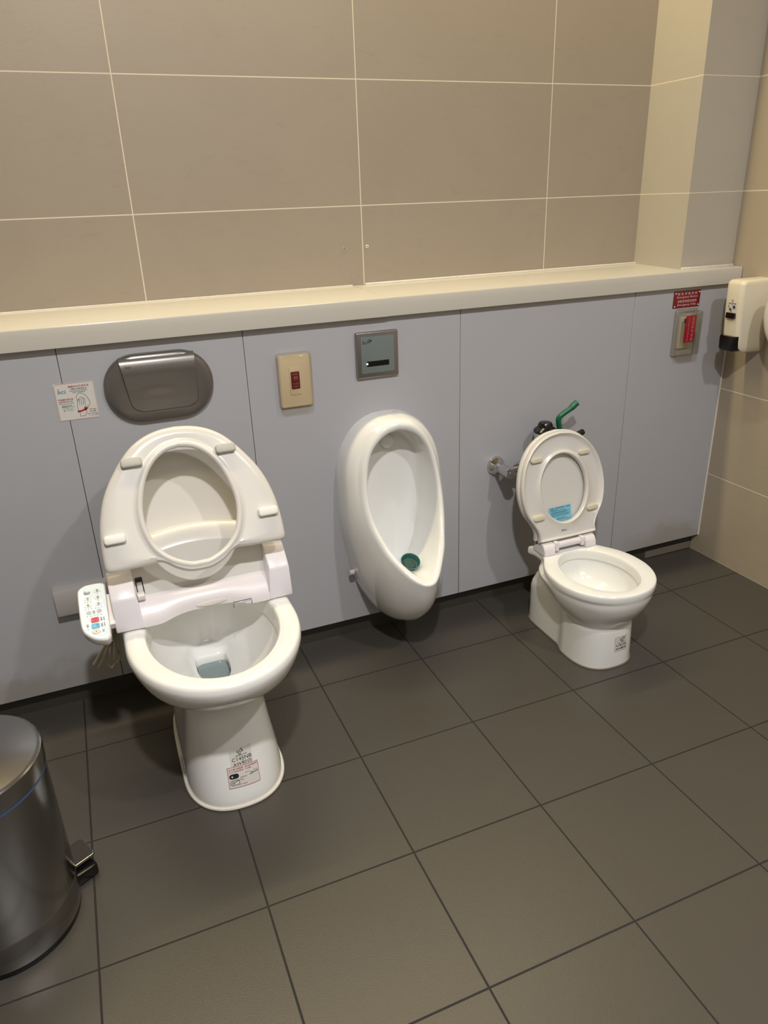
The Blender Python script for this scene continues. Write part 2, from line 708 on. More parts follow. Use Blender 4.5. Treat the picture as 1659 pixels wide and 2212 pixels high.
struct(box('floor', (LX, FY, -0.06), (XR, WY, 0.0), M['floor_tile']))
struct(box('wall_back', (LX, WY, 0.0), (XR + 0.1, WY + 0.1, CZ), M['wall_tile']))
struct(box('wall_right', (XR, FY, -0.06), (XR + 0.1, WY, CZ), M['right_tile']))
struct(box('wall_left', (LX - 0.1, FY, 0.0), (LX, WY, CZ), M['paint']))
struct(box('wall_front', (LX, FY - 0.1, 0.0), (XR, FY, CZ), M['paint']))
struct(box('ceiling', (LX, FY, CZ), (XR, WY, CZ + 0.1), M['paint']))
struct(box('pillar', (1.879, 0.0253, 0.9795), (XR, WY, CZ), M['pillar_tile']))
struct(box('baseboard_back', (LX, 0.029, 0.0), (XR, 0.04, 0.075), M['kick']))
# pale filler strip left on the toe kick near the right corner
struct(box('trim_1', (1.876, 0.024, 0.004), (2.078, 0.029, 0.028), mat('grey_mortar', (112, 104, 92), 0.8)))
# laminate cladding panels with thin joints, on their backing
struct(box('wall_back_backing', (LX, 0.012, 0.0645), (XR - 0.002, 0.03, 0.96), M['dark_joint']))
edges = [LX, -0.46, 0.1102, 0.5268, 1.1173, 1.6985, XR - 0.003]
for i in range(len(edges) - 1):
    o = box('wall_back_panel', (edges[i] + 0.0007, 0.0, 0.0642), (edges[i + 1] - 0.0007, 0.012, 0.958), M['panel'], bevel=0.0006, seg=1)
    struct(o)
# white silicone bead down the corner
bm = bmesh.new()
add_tube(bm, [(XR - 0.002, -0.001, 0.0642), (XR - 0.002, -0.001, 0.935)], 0.0028, 8)
struct(finish('trim_2', bm, M['seal']))

# ledge on the half wall: two cream slabs butted at x = 0.89
for (x0, x1, yf, zt, lab) in ((LX, 0.8985, -0.0210, 0.9800, 'cream stone ledge slab on the left, above the oval flush plate'),
                              (0.8993, XR - 0.002, -0.0185, 0.9800, 'cream stone ledge slab on the right, running to the square pillar')):
    t = thing('ledge_slab', lab, 'ledge', ((x0 + x1) / 2, 0.08, 0.93), 'cream slabs of the wall ledge')
    mx = (x0 + x1) / 2
    bm = bmesh.new()
    zb_ = zt + 0.0068          # the top falls slightly towards the room
    prof = [(yf, 0.9335), (yf, zt - 0.004), (yf + 0.0012, zt - 0.0012), (yf + 0.004, zt), (WY - 0.001, zb_), (WY - 0.001, zt - 0.03),
            (yf + 0.017, zt - 0.03), (yf + 0.017, 0.9335)]
    add_loft(bm, [[(x0 - mx, y - 0.08, z - 0.93) for y, z in prof], [(x1 - mx, y - 0.08, z - 0.93) for y, z in prof]], True, True)
    finish('slab', bm, M['stone'], t)
    bm = bmesh.new()
    if x0 > 0:
        xe = 1.879
        add_box(bm, (x0 + 0.035 - mx, WY - 0.012 - 0.08, zb_ - 0.001 - 0.93), (xe - mx, WY - 0.001 - 0.08, zb_ + 0.005 - 0.93), 0.002)
        add_box(bm, (xe - mx, 0.0165 - 0.08, zt - 0.93), (x1 - mx, 0.0252 - 0.08, zt + 0.007 - 0.93), 0.002)
    else:
        add_box(bm, (x0 - mx, WY - 0.005 - 0.08, zb_ - 0.001 - 0.93), (x1 - mx, WY - 0.001 - 0.08, zb_ + 0.003 - 0.93), 0.001)
    finish('sealant_bead', bm, M['seal'], t)

# two plugged screw holes in the tiles
for x, z, lab, mm in ((0.8805, 1.0873, 'plugged screw hole left of the tile joint above the ledge', 'grey_box'),
                      (0.9476, 1.0885, 'pale plugged screw hole right of the tile joint above the ledge', 'white_print')):
    t = thing('wall_plug', lab, 'wall plug', (x, WY, z), 'screw plugs in the tiled wall')
    T = frame((0, 0, 0), (1, 0, 0), (0, 0, 1))
    lathe('sleeve', [(0.0042, 0), (0.0042, 0.001), (0.0022, 0.0012)], M[mm], t, 20, T)
    lathe('hole', [(0.0016, 0.0005), (0.0016, 0.0016)], M['ink'], t, 12, T)


# ------------------------------------------------------------------ adult toilet with wash seat
NA = 120
T0 = thing('toilet', 'large white adult toilet with raised wash seat, left of the urinal', 'toilet', (0.317, 0, 0))

# outer body rows: z, half width, front y, back y, y centre, front exponent, back exponent
body_rows = [
    (0.000, 0.1080, -0.527, -0.095, -0.395, 2.35, 5.0),
    (0.020, 0.1075, -0.526, -0.095, -0.395, 2.35, 5.0),
    (0.060, 0.1040, -0.514, -0.095, -0.390, 2.45, 5.0),
    (0.110, 0.0970, -0.498, -0.095, -0.385, 2.6, 5.0),
    (0.160, 0.0905, -0.484, -0.095, -0.380, 2.8, 5.0),
    (0.205, 0.0870, -0.474, -0.095, -0.380, 2.9, 5.0),
    (0.240, 0.0920, -0.478, -0.095, -0.380, 2.7, 5.0),
    (0.268, 0.1160, -0.512, -0.095, -0.385, 2.4, 4.5),
    (0.292, 0.1420, -0.558, -0.095, -0.390, 2.2, 4.0),
    (0.318, 0.1620, -0.596, -0.095, -0.393, 2.1, 4.0),
    (0.345, 0.1750, -0.617, -0.095, -0.395, 2.05, 4.0),
    (0.366, 0.1810, -0.625, -0.095, -0.395, 2.05, 4.0),
    (0.3775, 0.1805, -0.624, -0.096, -0.395, 2.05, 4.0),
    (0.3840, 0.1770, -0.620, -0.098, -0.395, 2.05, 4.0),
    (0.3865, 0.1710, -0.614, -0.100, -0.395, 2.05, 4.0)]
rows = spline_rows(body_rows, 4)
rings = [[(x, y, r[0]) for x, y in superplan(r[1], r[2], r[3], r[4], r[5], r[6], NA)] for r in rows]
inner_rows = [
    (0.3868, 0.1500, -0.598, -0.176, -0.388, 2.0, 2.0),
    (0.3845, 0.1410, -0.588, -0.186, -0.387, 2.0, 2.0),
    (0.3780, 0.1365, -0.583, -0.190, -0.387, 2.0, 2.0),
    (0.3600, 0.1350, -0.581, -0.190, -0.387, 2.0, 2.0),
    (0.3400, 0.1345, -0.579, -0.190, -0.386, 2.0, 2.0),
    (0.3300, 0.1370, -0.580, -0.188, -0.386, 2.0, 2.0),
    (0.3000, 0.1240, -0.558, -0.190, -0.375, 2.0, 2.0),
    (0.2650, 0.0980, -0.510, -0.195, -0.350, 2.0, 2.0),
    (0.2350, 0.0620, -0.440, -0.205, -0.310, 2.1, 2.3),
    (0.2180, 0.0420, -0.375, -0.228, -0.285, 2.2, 4.5),
    (0.2100, 0.0375, -0.355, -0.238, -0.282, 2.2, 6.0),
    (0.1850, 0.0350, -0.345, -0.242, -0.282, 2.2, 6.0),
    (0.1500, 0.0300, -0.330, -0.244, -0.282, 2.2, 6.0)]
rings += [[(x, y, r[0]) for x, y in superplan(r[1], r[2], r[3], r[4], r[5], r[6], NA)] for r in spline_rows(inner_rows, 4)]
bm = bmesh.new()
add_loft(bm, rings, True, True)
bowl = finish('bowl', bm, M['ceramic'], T0, angle=70)
# water standing in the trap
prism('water', superplan(0.0345, -0.344, -0.2425, -0.282, 2.2, 6.0, 40), 0.180, 0.196, M['water'], T0, label='grey standing water in the trap')


def front_y(x, z, rows_, cy=None):
    for a, b in zip(rows_, rows_[1:]):
        if a[0] <= z <= b[0]:
            t = (z - a[0]) / (b[0] - a[0])
            r = [p + (q - p) * t for p, q in zip(a, b)]
            u = min(0.98, abs(x) / r[1])
            return r[4] - (r[4] - r[2]) * (1 - u ** r[5]) ** (1 / r[5])
    return rows_[0][2]


# silicone bead round the foot
foot = [(x, y, 0.004) for x, y in superplan(0.1095, -0.5285, -0.095, -0.395, 2.35, 5.0, 80)]
bm = bmesh.new()
add_tube(bm, foot[62:] + foot[:38] if False else foot + foot[:1], 0.0042, 8, False)
finish('sealant_bead', bm, M['seal'], T0)

# model stickers on the pedestal (bent to its front)


def ped_bend(off):
    def f(co):
        return Vector((co.x, front_y(co.x, co.z, rows) - off, co.z))
    return f


def grid_patch(bm, quad, nx=10, ny=4):
    vs = {}
    for i in range(nx + 1):
        for j in range(ny + 1):
            s, t = i / nx, j / ny
            p = [(1 - s) * (1 - t) * quad[0][k] + s * (1 - t) * quad[1][k] + s * t * quad[2][k] + (1 - s) * t * quad[3][k] for k in (0, 1)]
            vs[i, j] = bm.verts.new((p[0], 0, p[1]))
    for i in range(nx):
        for j in range(ny):
            bm.faces.new((vs[i, j], vs[i + 1, j], vs[i + 1, j + 1], vs[i, j + 1]))


XZ = frame((0, 0, 0), (1, 0, 0), (0, 0, 1))
bm = bmesh.new()
grid_patch(bm, [(-0.0170, 0.0915), (0.0310, 0.0915), (0.0320, 0.1330), (-0.0165, 0.1270)])
st = flat('model_sticker', bm, M['paper'], T0, bend=ped_bend(0.0006), label='white model sticker on the pedestal')
bm = bmesh.new()
text_bm(bm, 'C145NB', 0.0085, 0.1085, 0.0430, 0.0078, 0, 0, 1)
text_bm(bm, 'AW粉白', 0.0080, 0.0985, 0.0400, 0.0085, 0, 0, 1)
text_bm(bm, '環保標章3350號', 0.0080, 0.1158, 0.0250, 0.0030, 0, 0, 3)
add_strokes(bm, [catmull([(0.004, 0.1245), (0.001, 0.1255), (0.0005, 0.123), (0.003, 0.121), (0.0055, 0.1225), (0.0065, 0.1262), (0.0085, 0.1272)], 5),
                 catmull([(0.0035, 0.1205), (0.005, 0.1180), (0.008, 0.1190), (0.0085, 0.1225), (0.0110, 0.1235), (0.0115, 0.1265), (0.0095, 0.1285)], 5),
                 catmull([(0.0095, 0.1285), (0.011, 0.1293), (0.0120, 0.1280)], 4),
                 catmull([(0.0115, 0.1235), (0.0130, 0.1245), (0.0133, 0.1222)], 4)], 0.0011)
flat('lettering', bm, M['ink'], st, T=XZ, bend=ped_bend(0.0011))

bm = bmesh.new()
grid_patch(bm, [(-0.0275, 0.0500), (0.0400, 0.0480), (0.0405, 0.0920), (-0.0260, 0.0945)])
st2 = flat('notice_sticker', bm, M['paper'], T0, bend=ped_bend(0.0009), label='white notice sticker with red border')
bm = bmesh.new()
add_strokes(bm, [[(-0.0275 + 0.0675 * k / 8, 0.0500 - 0.002 * k / 8) for k in range(9)], [(-0.0260 + 0.0665 * k / 8, 0.0945 - 0.0025 * k / 8) for k in range(9)],
                 [(-0.0275, 0.05), (-0.0260, 0.0945)], [(0.0400, 0.0480), (0.0405, 0.0920)]], 0.0008)
text_bm(bm, '防止漏水請關閉', -0.0080, 0.0890, 0.0310, 0.0034)
text_bm(bm, '止水栓後清潔', -0.0080, 0.0842, 0.0310, 0.0034)
text_bm(bm, '請勿使用強酸清潔', 0.0250, 0.0885, 0.0270, 0.0034)
text_bm(bm, '以免損傷', 0.0180, 0.0838, 0.0130, 0.0030)
text_bm(bm, '排水孔位', 0.0150, 0.0765, 0.0100, 0.0024)
text_bm(bm, '注意方向', 0.0325, 0.0760, 0.0080, 0.0020)
text_bm(bm, '請對準接口', 0.0060, 0.0690, 0.0150, 0.0026)
text_bm(bm, '鎖緊', 0.0020, 0.0640, 0.0060, 0.0024)
text_bm(bm, '完成安裝', 0.0060, 0.0545, 0.0110, 0.0026)
flat('red_lettering', bm, M['red'], st2, T=XZ, bend=ped_bend(0.0014))
bm = bmesh.new()
add_poly(bm, rrect(-0.0245, -0.0040, 0.0690, 0.0795, 0.0052))
flat('tank_diagram', bm, M['ink'], st2, T=XZ, bend=ped_bend(0.0014))
bm = bmesh.new()
add_strokes(bm, [rrect(-0.0240, -0.0045, 0.0555, 0.0655, 0.0048) + [(-0.0045, 0.0607)], ellipse(-0.018, 0.0605, 0.0022, 0.0022, 14) + [(-0.0158, 0.0605)],
                 [(-0.0158, 0.0608), (-0.0050, 0.0650)], [(-0.0065, 0.0540), (-0.0020, 0.0560)], [(-0.004, 0.065), (-0.0015, 0.0665)]], 0.0010)
flat('drain_diagram', bm, M['ink'], st2, T=XZ, bend=ped_bend(0.0014))
bm = bmesh.new()
add_strokes(bm, [[(0.0185, 0.0705), (0.0390, 0.0730)], [(0.0200, 0.0690), (0.0380, 0.0712)], [(0.0215, 0.0745), (0.0270, 0.0728)]], 0.0009)
flat('pipe_diagram', bm, M['ink'], st2, T=XZ, bend=ped_bend(0.0014))
bm = bmesh.new()
add_poly(bm, ellipse(-0.0185, 0.0742, 0.0018, 0.0018, 14))
flat('diagram_dot', bm, M['white_print'], st2, T=XZ, bend=ped_bend(0.0018))

# --- raised seat ring, built flat in its own tilted plane (x across, y up the seat, z towards the room)
TS = frame((0, -0.335, 0.524), (1, 0, 0), (0, math.sin(rad(27)), math.cos(rad(27))))
oh = [(0, -0.030), (0.026, -0.0275), (0.050, -0.0165), (0.066, -0.004), (0.082, 0.0035), (0.110, 0.0015), (0.150, 0.0005), (0.183, 0.000), (0.1875, 0.003),
      (0.1895, 0.010), (0.1895, 0.045), (0.186, 0.085), (0.180, 0.115), (0.170, 0.147), (0.156, 0.176), (0.136, 0.206), (0.112, 0.236),
      (0.090, 0.256), (0.062, 0.2715), (0.032, 0.280), (0, 0.283)]
ih = catmull([(0, -0.0085), (0.022, -0.0065), (0.055, 0.010), (0.081, 0.038), (0.0935, 0.077), (0.095, 0.112), (0.088, 0.148), (0.0745, 0.184), (0.054, 0.212),
              (0.028, 0.230), (0, 0.236)], 5)
outer = mirror_poly([(p.x, p.y) for p in catmull([(a, b, 0) for a, b in oh], 4)])
innr = mirror_poly([(p.x, p.y) for p in ih])
NP = 180
PO = polar(outer, 0, 0.112, NP)
PI_ = polar(innr, 0, 0.112, NP)


def ring_between(f, zz, grow=0.0):
    out = []
    for (a, b), (c, d) in zip(PO, PI_):
        dx, dy = c - a, d - b
        out.append((a + dx * f, b + dy * f, zz))
    return out


def lip(abs_in, zz):
    """ring at a fixed distance outside the opening (but never beyond 85 % of the way out)"""
    out = []
    for (a, b), (c, d) in zip(PO, PI_):
        dx, dy = a - c, b - d
        L = math.hypot(dx, dy)
        k = min(abs_in, L * 0.80) / L
        out.append((c + dx * k, d + dy * k, zz))
    return out


def inset(d, zz):
    out = []
    for (a_, b_), (c_, d_) in zip(PO, PI_):
        dx, dy = c_ - a_, d_ - b_
        L = math.hypot(dx, dy)
        k = min(d, L * 0.45) / L
        out.append((a_ + dx * k, b_ + dy * k, zz))
    return out


prof = [('f', 0.0, -0.006), ('o', 0.0, 0.002), ('o', 0.0015, 0.0070), ('o', 0.005, 0.0112), ('o', 0.010, 0.0136), ('o', 0.018, 0.0150), ('f', 0.40, 0.0150), ('l', 0.022, 0.0140), ('l', 0.0150, 0.0134),
        ('l', 0.0130, 0.0145), ('l', 0.0105, 0.0172), ('l', 0.0070, 0.0182), ('l', 0.0035, 0.0176), ('l', 0.0010, 0.0155), ('f', 1.0, 0.0130), ('f', 1.0, 0.0085), ('l', 0.004, 0.0050), ('f', 0.6, 0.000), ('f', 0.1, -0.002), ('f', 0.0, -0.006)]
bm = bmesh.new()
add_loft(bm, [{'f': ring_between, 'l': lip, 'o': inset}[k](a, z) for k, a, z in prof])
seat = finish('seat', bm, M['plastic'], T0, T=TS, angle=50)
for (u, v, mm) in ((-0.100, 0.2165, 'pad_grey'), (0.0955, 0.2175, 'pad_grey'), (0.1590, 0.067, 'pad_white'), (-0.1595, 0.066, 'pad_white')):
    bm = bmesh.new()
    add_prism(bm, rrect(u - 0.0215, u + 0.0215, v - 0.0095, v + 0.0095, 0.006), 0.0120, 0.0265, 0.003, 3)
    finish('seat_bumper', bm, M[mm], seat, T=TS, label='grey seat bumper' if mm == 'pad_grey' else None)

# --- open lid behind the seat
TL = frame((0, -0.205, 0.505), (1, 0, 0), (0, math.sin(rad(20)), math.cos(rad(20))))
lh = [(0, -0.060), (0.150, -0.060), (0.168, -0.050), (0.175, -0.020), (0.176, 0.040), (0.170, 0.085), (0.159, 0.130), (0.139, 0.175), (0.110, 0.212),
      (0.075, 0.235), (0.038, 0.247), (0, 0.250)]
LP = polar(mirror_poly([(p.x, p.y) for p in catmull([(a, b, 0) for a, b in lh], 4)]), 0, 0.10, 140)


def lring(s, z):
    return [(x * s, 0.10 + (y - 0.10) * s, z) for x, y in LP]


bm = bmesh.new()
add_loft(bm, [lring(0.96, -0.012), lring(0.99, -0.008), lring(1, 0.000), lring(1, 0.016), lring(0.985, 0.019), lring(0.96, 0.018), lring(0.94, 0.010),
              lring(0.90, 0.004), lring(0.8, 0.001), lring(0.6, 0.0), lring(0.3, 0.0), lring(0.05, 0.0)], True, True)
lid = finish('lid', bm, M['plastic'], T0, T=TL, angle=60)
# thick foot of the lid between the hinge towers: flat front, bevelled curved top
TF = frame((0, -0.272, 0.505), (1, 0, 0), (0, math.sin(rad(20)), math.cos(rad(20))))
xs = [-0.1400 + 0.2840 * k / 30 for k in range(31)]


def arch(h, c):
    return [h - c * x * x for x in xs]


a1, a2 = arch(0.064, 1.1), arch(0.024, 1.4)
bm = bmesh.new()
add_loft(bm, [[(x, -0.0705, -0.045) for x in xs], [(x, -0.0705, 0.000) for x in xs], [(x, -0.0690, 0.002) for x in xs], [(x, y - 0.004, 0.002) for x, y in zip(xs, a2)],
              [(x, y, 0.0035) for x, y in zip(xs, a2)], [(x, y + 0.003, 0.003) for x, y in zip(xs, a2)],
              [(x, y - 0.003, -0.017) for x, y in zip(xs, a1)], [(x, y, -0.021) for x, y in zip(xs, a1)], [(x, y, -0.066) for x, y in zip(xs, a1)]], closed=False)
finish('lid_foot', bm, M['plastic'], lid, T=TF)

# --- wash unit across the back of the rim
unit = bmesh.new()
prof_mid = [(-0.345, 0.3885), (-0.3435, 0.400), (-0.335, 0.412), (-0.318, 0.432), (-0.300, 0.4405), (-0.13, 0.4405), (-0.13, 0.3885)]
xs = [-0.150 + 0.300 * k / 30 for k in range(31)]
rr = []
for x in xs:
    t = max(0.0, 1 - (abs(x) / 0.105) ** 2)
    s = t * t * (3 - 2 * t)
    # the front lip curls back and up towards the middle
    rr.append([(x, -0.345 + 0.012 * s, 0.3885 + 0.010 * s), (x, -0.3435 + 0.010 * s, 0.400 + 0.012 * s), (x, -0.335 + 0.005 * s, 0.414 + 0.010 * s),
               (x, -0.318, 0.433 + 0.003 * s), (x, -0.300, 0.4405), (x, -0.13, 0.4405), (x, -0.13, 0.3885)])
add_loft(unit, rr, True, True)
tower_prof = [(-0.3465, 0.3885), (-0.345, 0.402), (-0.3345, 0.454), (-0.3300, 0.461), (-0.292, 0.4945), (-0.284, 0.4975), (-0.14, 0.4985), (-0.13, 0.49), (-0.13, 0.3885)]
for s in (-1, 1):
    b2 = bmesh.new()
    x0, x1 = (-0.1915, -0.1400) if s < 0 else (0.1450, 0.1915)
    flare = 0.010
    a = [(x0, y, z) for y, z in tower_prof]
    b = [(x1, y, z) for y, z in tower_prof]
    if s < 0:
        b = [(x1 + flare * max(0.0, (0.425 - z) / 0.04), y, z) for y, z in tower_prof]
    else:
        a = [(x0 - flare * max(0.0, (0.425 - z) / 0.04), y, z) for y, z in tower_prof]
    add_loft(b2, [a, b], True, True)
    bmesh.ops.recalc_face_normals(b2, faces=b2.faces)
    bmesh.ops.bevel(b2, geom=[e for e in b2.edges if e.calc_face_angle(0) > 0.6], offset=0.0035, segments=3, affect='EDGES', profile=0.5)
    merge(unit, b2)
wash = finish('wash_unit', unit, M['plastic_cool'], T0, angle=40)
# nozzle door, oval recess and hinge pin
bm = bmesh.new()
add_strokes(bm, [[(0.0560, 0.000), (0.0562, 0.0125), (0.0965, 0.0125), (0.0965, 0.000)]], 0.0016)
flat('nozzle_door', bm, M['rubber'], wash, T=frame((0, -0.3475, 0.3900), (1, 0, 0), (0, 0.12, 1)))
bm = bmesh.new()
add_prism(bm, ellipse(0.012, 0.0, 0.034, 0.0052, 32), -0.002, 0.0012, 0.001, 2)
finish('finger_grip', bm, M['plastic'], wash, T=frame((0, -0.3345, 0.4075), (1, 0.0, 0.0), (0, 0.28, 1)))
lathe('hinge_pin', [(0.0085, 0), (0.0095, 0.001), (0.0095, 0.014), (0.0080, 0.015)], M['plastic'], wash, 24, frame((-0.1370, -0.312, 0.4470), (0, 0, 1), (0, 1, 0)) @ Matrix.Rotation(math.pi, 4, 'X'))
bm = bmesh.new()
add_strokes(bm, [[(-0.1355, -0.030), (-0.1350, -0.068)], [(-0.1350, -0.030), (-0.1220, -0.030)], [(-0.1225, -0.030), (-0.1215, -0.066)]], 0.0022)
add_poly(bm, rrect(-0.1345, -0.1235, -0.0395, -0.0315, 0.001))
flat('hinge_slot', bm, M['rubber'], lid, T=TF @ Matrix.Translation((0, 0, 0.0026)))

# --- side control panel
X0 = 0.317
TC = frame((0, -0.39, 0.40), (1, 0, 0), (0, math.cos(rad(25)), math.sin(rad(25))))
cp = [(0.0621, 0.1400), (0.0655, 0.1495), (0.0720, 0.1550), (0.0812, 0.1585), (0.1000, 0.1590), (0.1120, 0.1575), (0.1180, 0.1530), (0.1195, 0.1448), (0.1182, 0.0855),
      (0.1158, 0.0200), (0.1140, 0.0130), (0.1100, 0.0085), (0.1035, 0.0068), (0.0900, 0.0108), (0.0800, 0.0170), (0.0715, 0.0260), (0.0645, 0.0370), (0.0608, 0.0560), (0.0608, 0.1000)]
cp = [(p.x - X0, p.y) for p in catmull([(a, b, 0) for a, b in cp], 4, True)]
arm = prism('control_panel', cp, -0.021, 0.0, M['plastic'], T0, 0.003, 3, T=TC, bevel_back=True)
cxm, cym = -0.2275, 0.083


def cpt(x, y):
    return (x - X0, y)


prism('panel_face', [(cxm + (x - cxm) * 0.915, cym + (y - cym) * 0.955) for x, y in cp], -0.001, 0.0007, M['panel_face'], arm, T=TC)
prism('panel_neck', [(-0.2000, 0.045), (-0.1900, 0.045), (-0.1900, 0.125), (-0.2000, 0.125)], -0.020, -0.004, M['plastic_cool'], arm, T=TC)
bm = bmesh.new()
for x, y in ((0.1021, 0.1368), (0.1016, 0.1185), (0.1008, 0.1011), (0.0809, 0.1192), (0.0802, 0.1014)):
    add_poly(bm, ellipse(x - X0, y, 0.0078, 0.0052, 24), 0.0011)
add_poly(bm, rrect(0.0745 - X0, 0.1060 - X0, 0.0770, 0.0880, 0.005), 0.0010)
flat('key_outlines', bm, M['panel_oval'], arm, T=TC)
bm = bmesh.new()
for x, y, s in ((0.1021, 0.1368, '按摩'), (0.1016, 0.1185, '移動'), (0.1008, 0.1011, '座溫'), (0.0809, 0.1192, '水溫'), (0.0802, 0.1014, '水壓'), (0.0895, 0.0815, '位置')):
    text_bm(bm, s, x - X0, y, 0.0070, 0.0042, 0.0015, 0, 90)
for x, y, s, n in ((0.1019, 0.0609, '臀洗淨', 0.009), (0.1013, 0.0458, '婦洗淨', 0.009), (0.1024, 0.0315, '停止', 0.007), (0.0738, 0.0500, '電源', 0.0075)):
    text_bm(bm, s, x - X0, y, n, 0.0040, 0.0015, 0, 90)
for x, y, s in ((0.1072, 0.0607, '(SPA)'), (0.1068, 0.0460, '(SPA)')):
    text_bm(bm, s, x - X0, y, 0.0095, 0.0028, 0.0015, 0, 90)
for x, y in ((0.0748, 0.1108), (0.0805, 0.1103), (0.0864, 0.1103), (0.074, 0.092), (0.0798, 0.092), (0.0858, 0.092), (0.0757, 0.0733), (0.0827, 0.073), (0.0895, 0.0732),
             (0.0964, 0.0729), (0.1033, 0.0726), (0.1021, 0.1285), (0.1016, 0.1105), (0.0945, 0.0915), (0.0738, 0.0410)):
    add_poly(bm, ellipse(x - X0, y, 0.0007, 0.0009, 8), 0.0015)
for x, y in ((0.0797, 0.0821), (0.1003, 0.0823)):
    add_strokes(bm, [ellipse(x - X0, y, 0.0042, 0.0036, 20) + [(x - X0 + 0.0042, y)]], 0.0005, 0.0015)
    d = -1 if x < 0.09 else 1
    add_poly(bm, [(x - X0 + d * 0.0016, y), (x - X0 - d * 0.0010, y + 0.0012), (x - X0 - d * 0.0010, y - 0.0012)], 0.0015)
logo_bm(bm, 0.0812 - X0, 0.1372, 0.0125, 0.0072, 0.0015)
add_strokes(bm, [[(0.0758 - X0, 0.1322), (0.0862 - X0, 0.1322)]], 0.0011, 0.0015)
flat('lettering', bm, M['ink'], arm, T=TC)
for nm, x, y, mm in (('red_key', 0.0896, 0.0614, 'btn_red'), ('blue_key', 0.0890, 0.0461, 'btn_blue')):
    prism(nm, rrect(x - 0.0080 - X0, x + 0.0080 - X0, y - 0.0062, y + 0.0062, 0.003), 0.0, 0.0022, M[mm], arm, 0.0006, 2, T=TC)
prism('stop_key', ellipse(0.0888 - X0, 0.0318, 0.0082, 0.0058, 28), 0.0, 0.0022, M['btn_cream'], arm, 0.0006, 2, T=TC)
bm = bmesh.new()
add_strokes(bm, [ellipse(0.0896 - X0, 0.0614, 0.0038, 0.0030, 18) + [(0.0934 - X0, 0.0614)], [(0.0885 - X0, 0.0628), (0.0895 - X0, 0.0598), (0.0910 - X0, 0.0628)]], 0.0007, 0.0027)
flat('red_key_symbol', bm, M['maroon'], arm, T=TC)
bm = bmesh.new()
add_poly(bm, rrect(0.0878 - X0, 0.0900 - X0, 0.0309, 0.0327, 0.0008), 0.0027)
flat('stop_key_symbol', bm, M['maroon'], arm, T=TC)
bm = bmesh.new()
add_strokes(bm, [catmull([(0.0905 - X0, 0.0440), (0.0935 - X0, 0.0450), (0.0935 - X0, 0.0478), (0.0905 - X0, 0.0485)], 4)], 0.0007, 0.0027)
flat('blue_key_symbol', bm, M['blueprint'], arm, T=TC)
for x, y in ((0.1000, 0.0915), (0.1062, 0.0918)):
    prism('indicator_light', ellipse(x - X0, y, 0.0022, 0.0020, 16), 0.0005, 0.0016, M['led_pink'], arm, T=TC)

# cord bundle hanging from the wash unit
rnd = random.Random(4)
loops = [
    [(0.112, -0.140, 0.300), (0.095, -0.130, 0.252), (0.072, -0.122, 0.215), (0.0545, -0.120, 0.190)],
    [(0.113, -0.145, 0.298), (0.100, -0.135, 0.250), (0.080, -0.126, 0.208), (0.0630, -0.122, 0.180), ],
    [(0.116, -0.140, 0.300), (0.092, -0.120, 0.225), (0.083, -0.116, 0.182), (0.0915, -0.113, 0.165), (0.104, -0.113, 0.182), (0.112, -0.118, 0.222), (0.122, -0.130, 0.300)],
    [(0.118, -0.135, 0.300), (0.104, -0.115, 0.235), (0.096, -0.110, 0.190), (0.106, -0.108, 0.172), (0.117, -0.110, 0.195), (0.122, -0.118, 0.240), (0.124, -0.128, 0.300)],
]
t = thing('power_cord', 'coiled beige power cord hanging under the wash seat control panel', 'cord', (0.1, -0.12, 0.17))
for i, lp in enumerate(loops):
    tube('cord_loop', [(p.x - 0.1, p.y + 0.12, p.z - 0.17) for p in catmull(lp, 6)], 0.0042 if i < 2 else 0.0034, M['cord'], t, 10)

# socket box on the wall left of the toilet
t = thing('socket_box', 'grey wall socket box low on the panel, beside the toilet', 'socket box', (0.07, 0, 0.285))
bm = bmesh.new()
profb = [(0.0, 0.0), (0.020, 0.000), (0.026, 0.003), (0.028, 0.010), (0.024, 0.058), (0.018, 0.070), (0.004, 0.0725), (0.0, 0.0725)]
add_loft(bm, [[(-0.078, -a, b) for a, b in profb], [(0.110, -a, b) for a, b in profb]], True, True)
finish('cover', bm, M['grey_box'], t)
lathe('plug', [(0.017, 0), (0.019, 0.002), (0.018, 0.030), (0.014, 0.034)], M['grey_box'], t, 28, frame((0.0, -0.026, 0.034), (1, 0, 0), (0, 0, 1)))

# ------------------------------------------------------------------ flush plate above the toilet
t = thing('flush_plate', 'oval dark metallic flush plate above the raised toilet lid', 'flush plate', (0.319, 0, 0.8225))


def superell(a, b, e, n=96, cx=0.0, cy=0.0):
    out = []
    for k in range(n):
        th = 2 * math.pi * k / n
        c, s = math.cos(th), math.sin(th)
        r = (abs(c) ** e + abs(s) ** e) ** (-1 / e)
        out.append((cx + a * c * r, cy + b * s * r))
    return out


bm = bmesh.new()
add_loft(bm, [[(x * s, y * s, z) for x, y in rrect(-0.1245, 0.1245, -0.0800, 0.0800, 0.0770, 14)] for s, z in ((1, 0), (1.0, 0.006), (0.985, 0.0115), (0.95, 0.0150), (0.86, 0.0175), (0.7, 0.0185), (0.3, 0.019))], True, True)
finish('surround', bm, M['plate_metal'], t, T=XZ)
# the paddle: bulges at the top, dished towards its lower edge
half = [(-0.0850, 0.0745), (-0.0820, 0.0500), (-0.0740, -0.0100), (-0.0680, -0.0340), (-0.0600, -0.0465), (-0.0450, -0.0520), (0.0, -0.0520)]
left = [(p.x, p.y) for p in catmull([(a, b, 0) for a, b in half], 6)]
pad = bmesh.new()
NV, NU = 18, 20


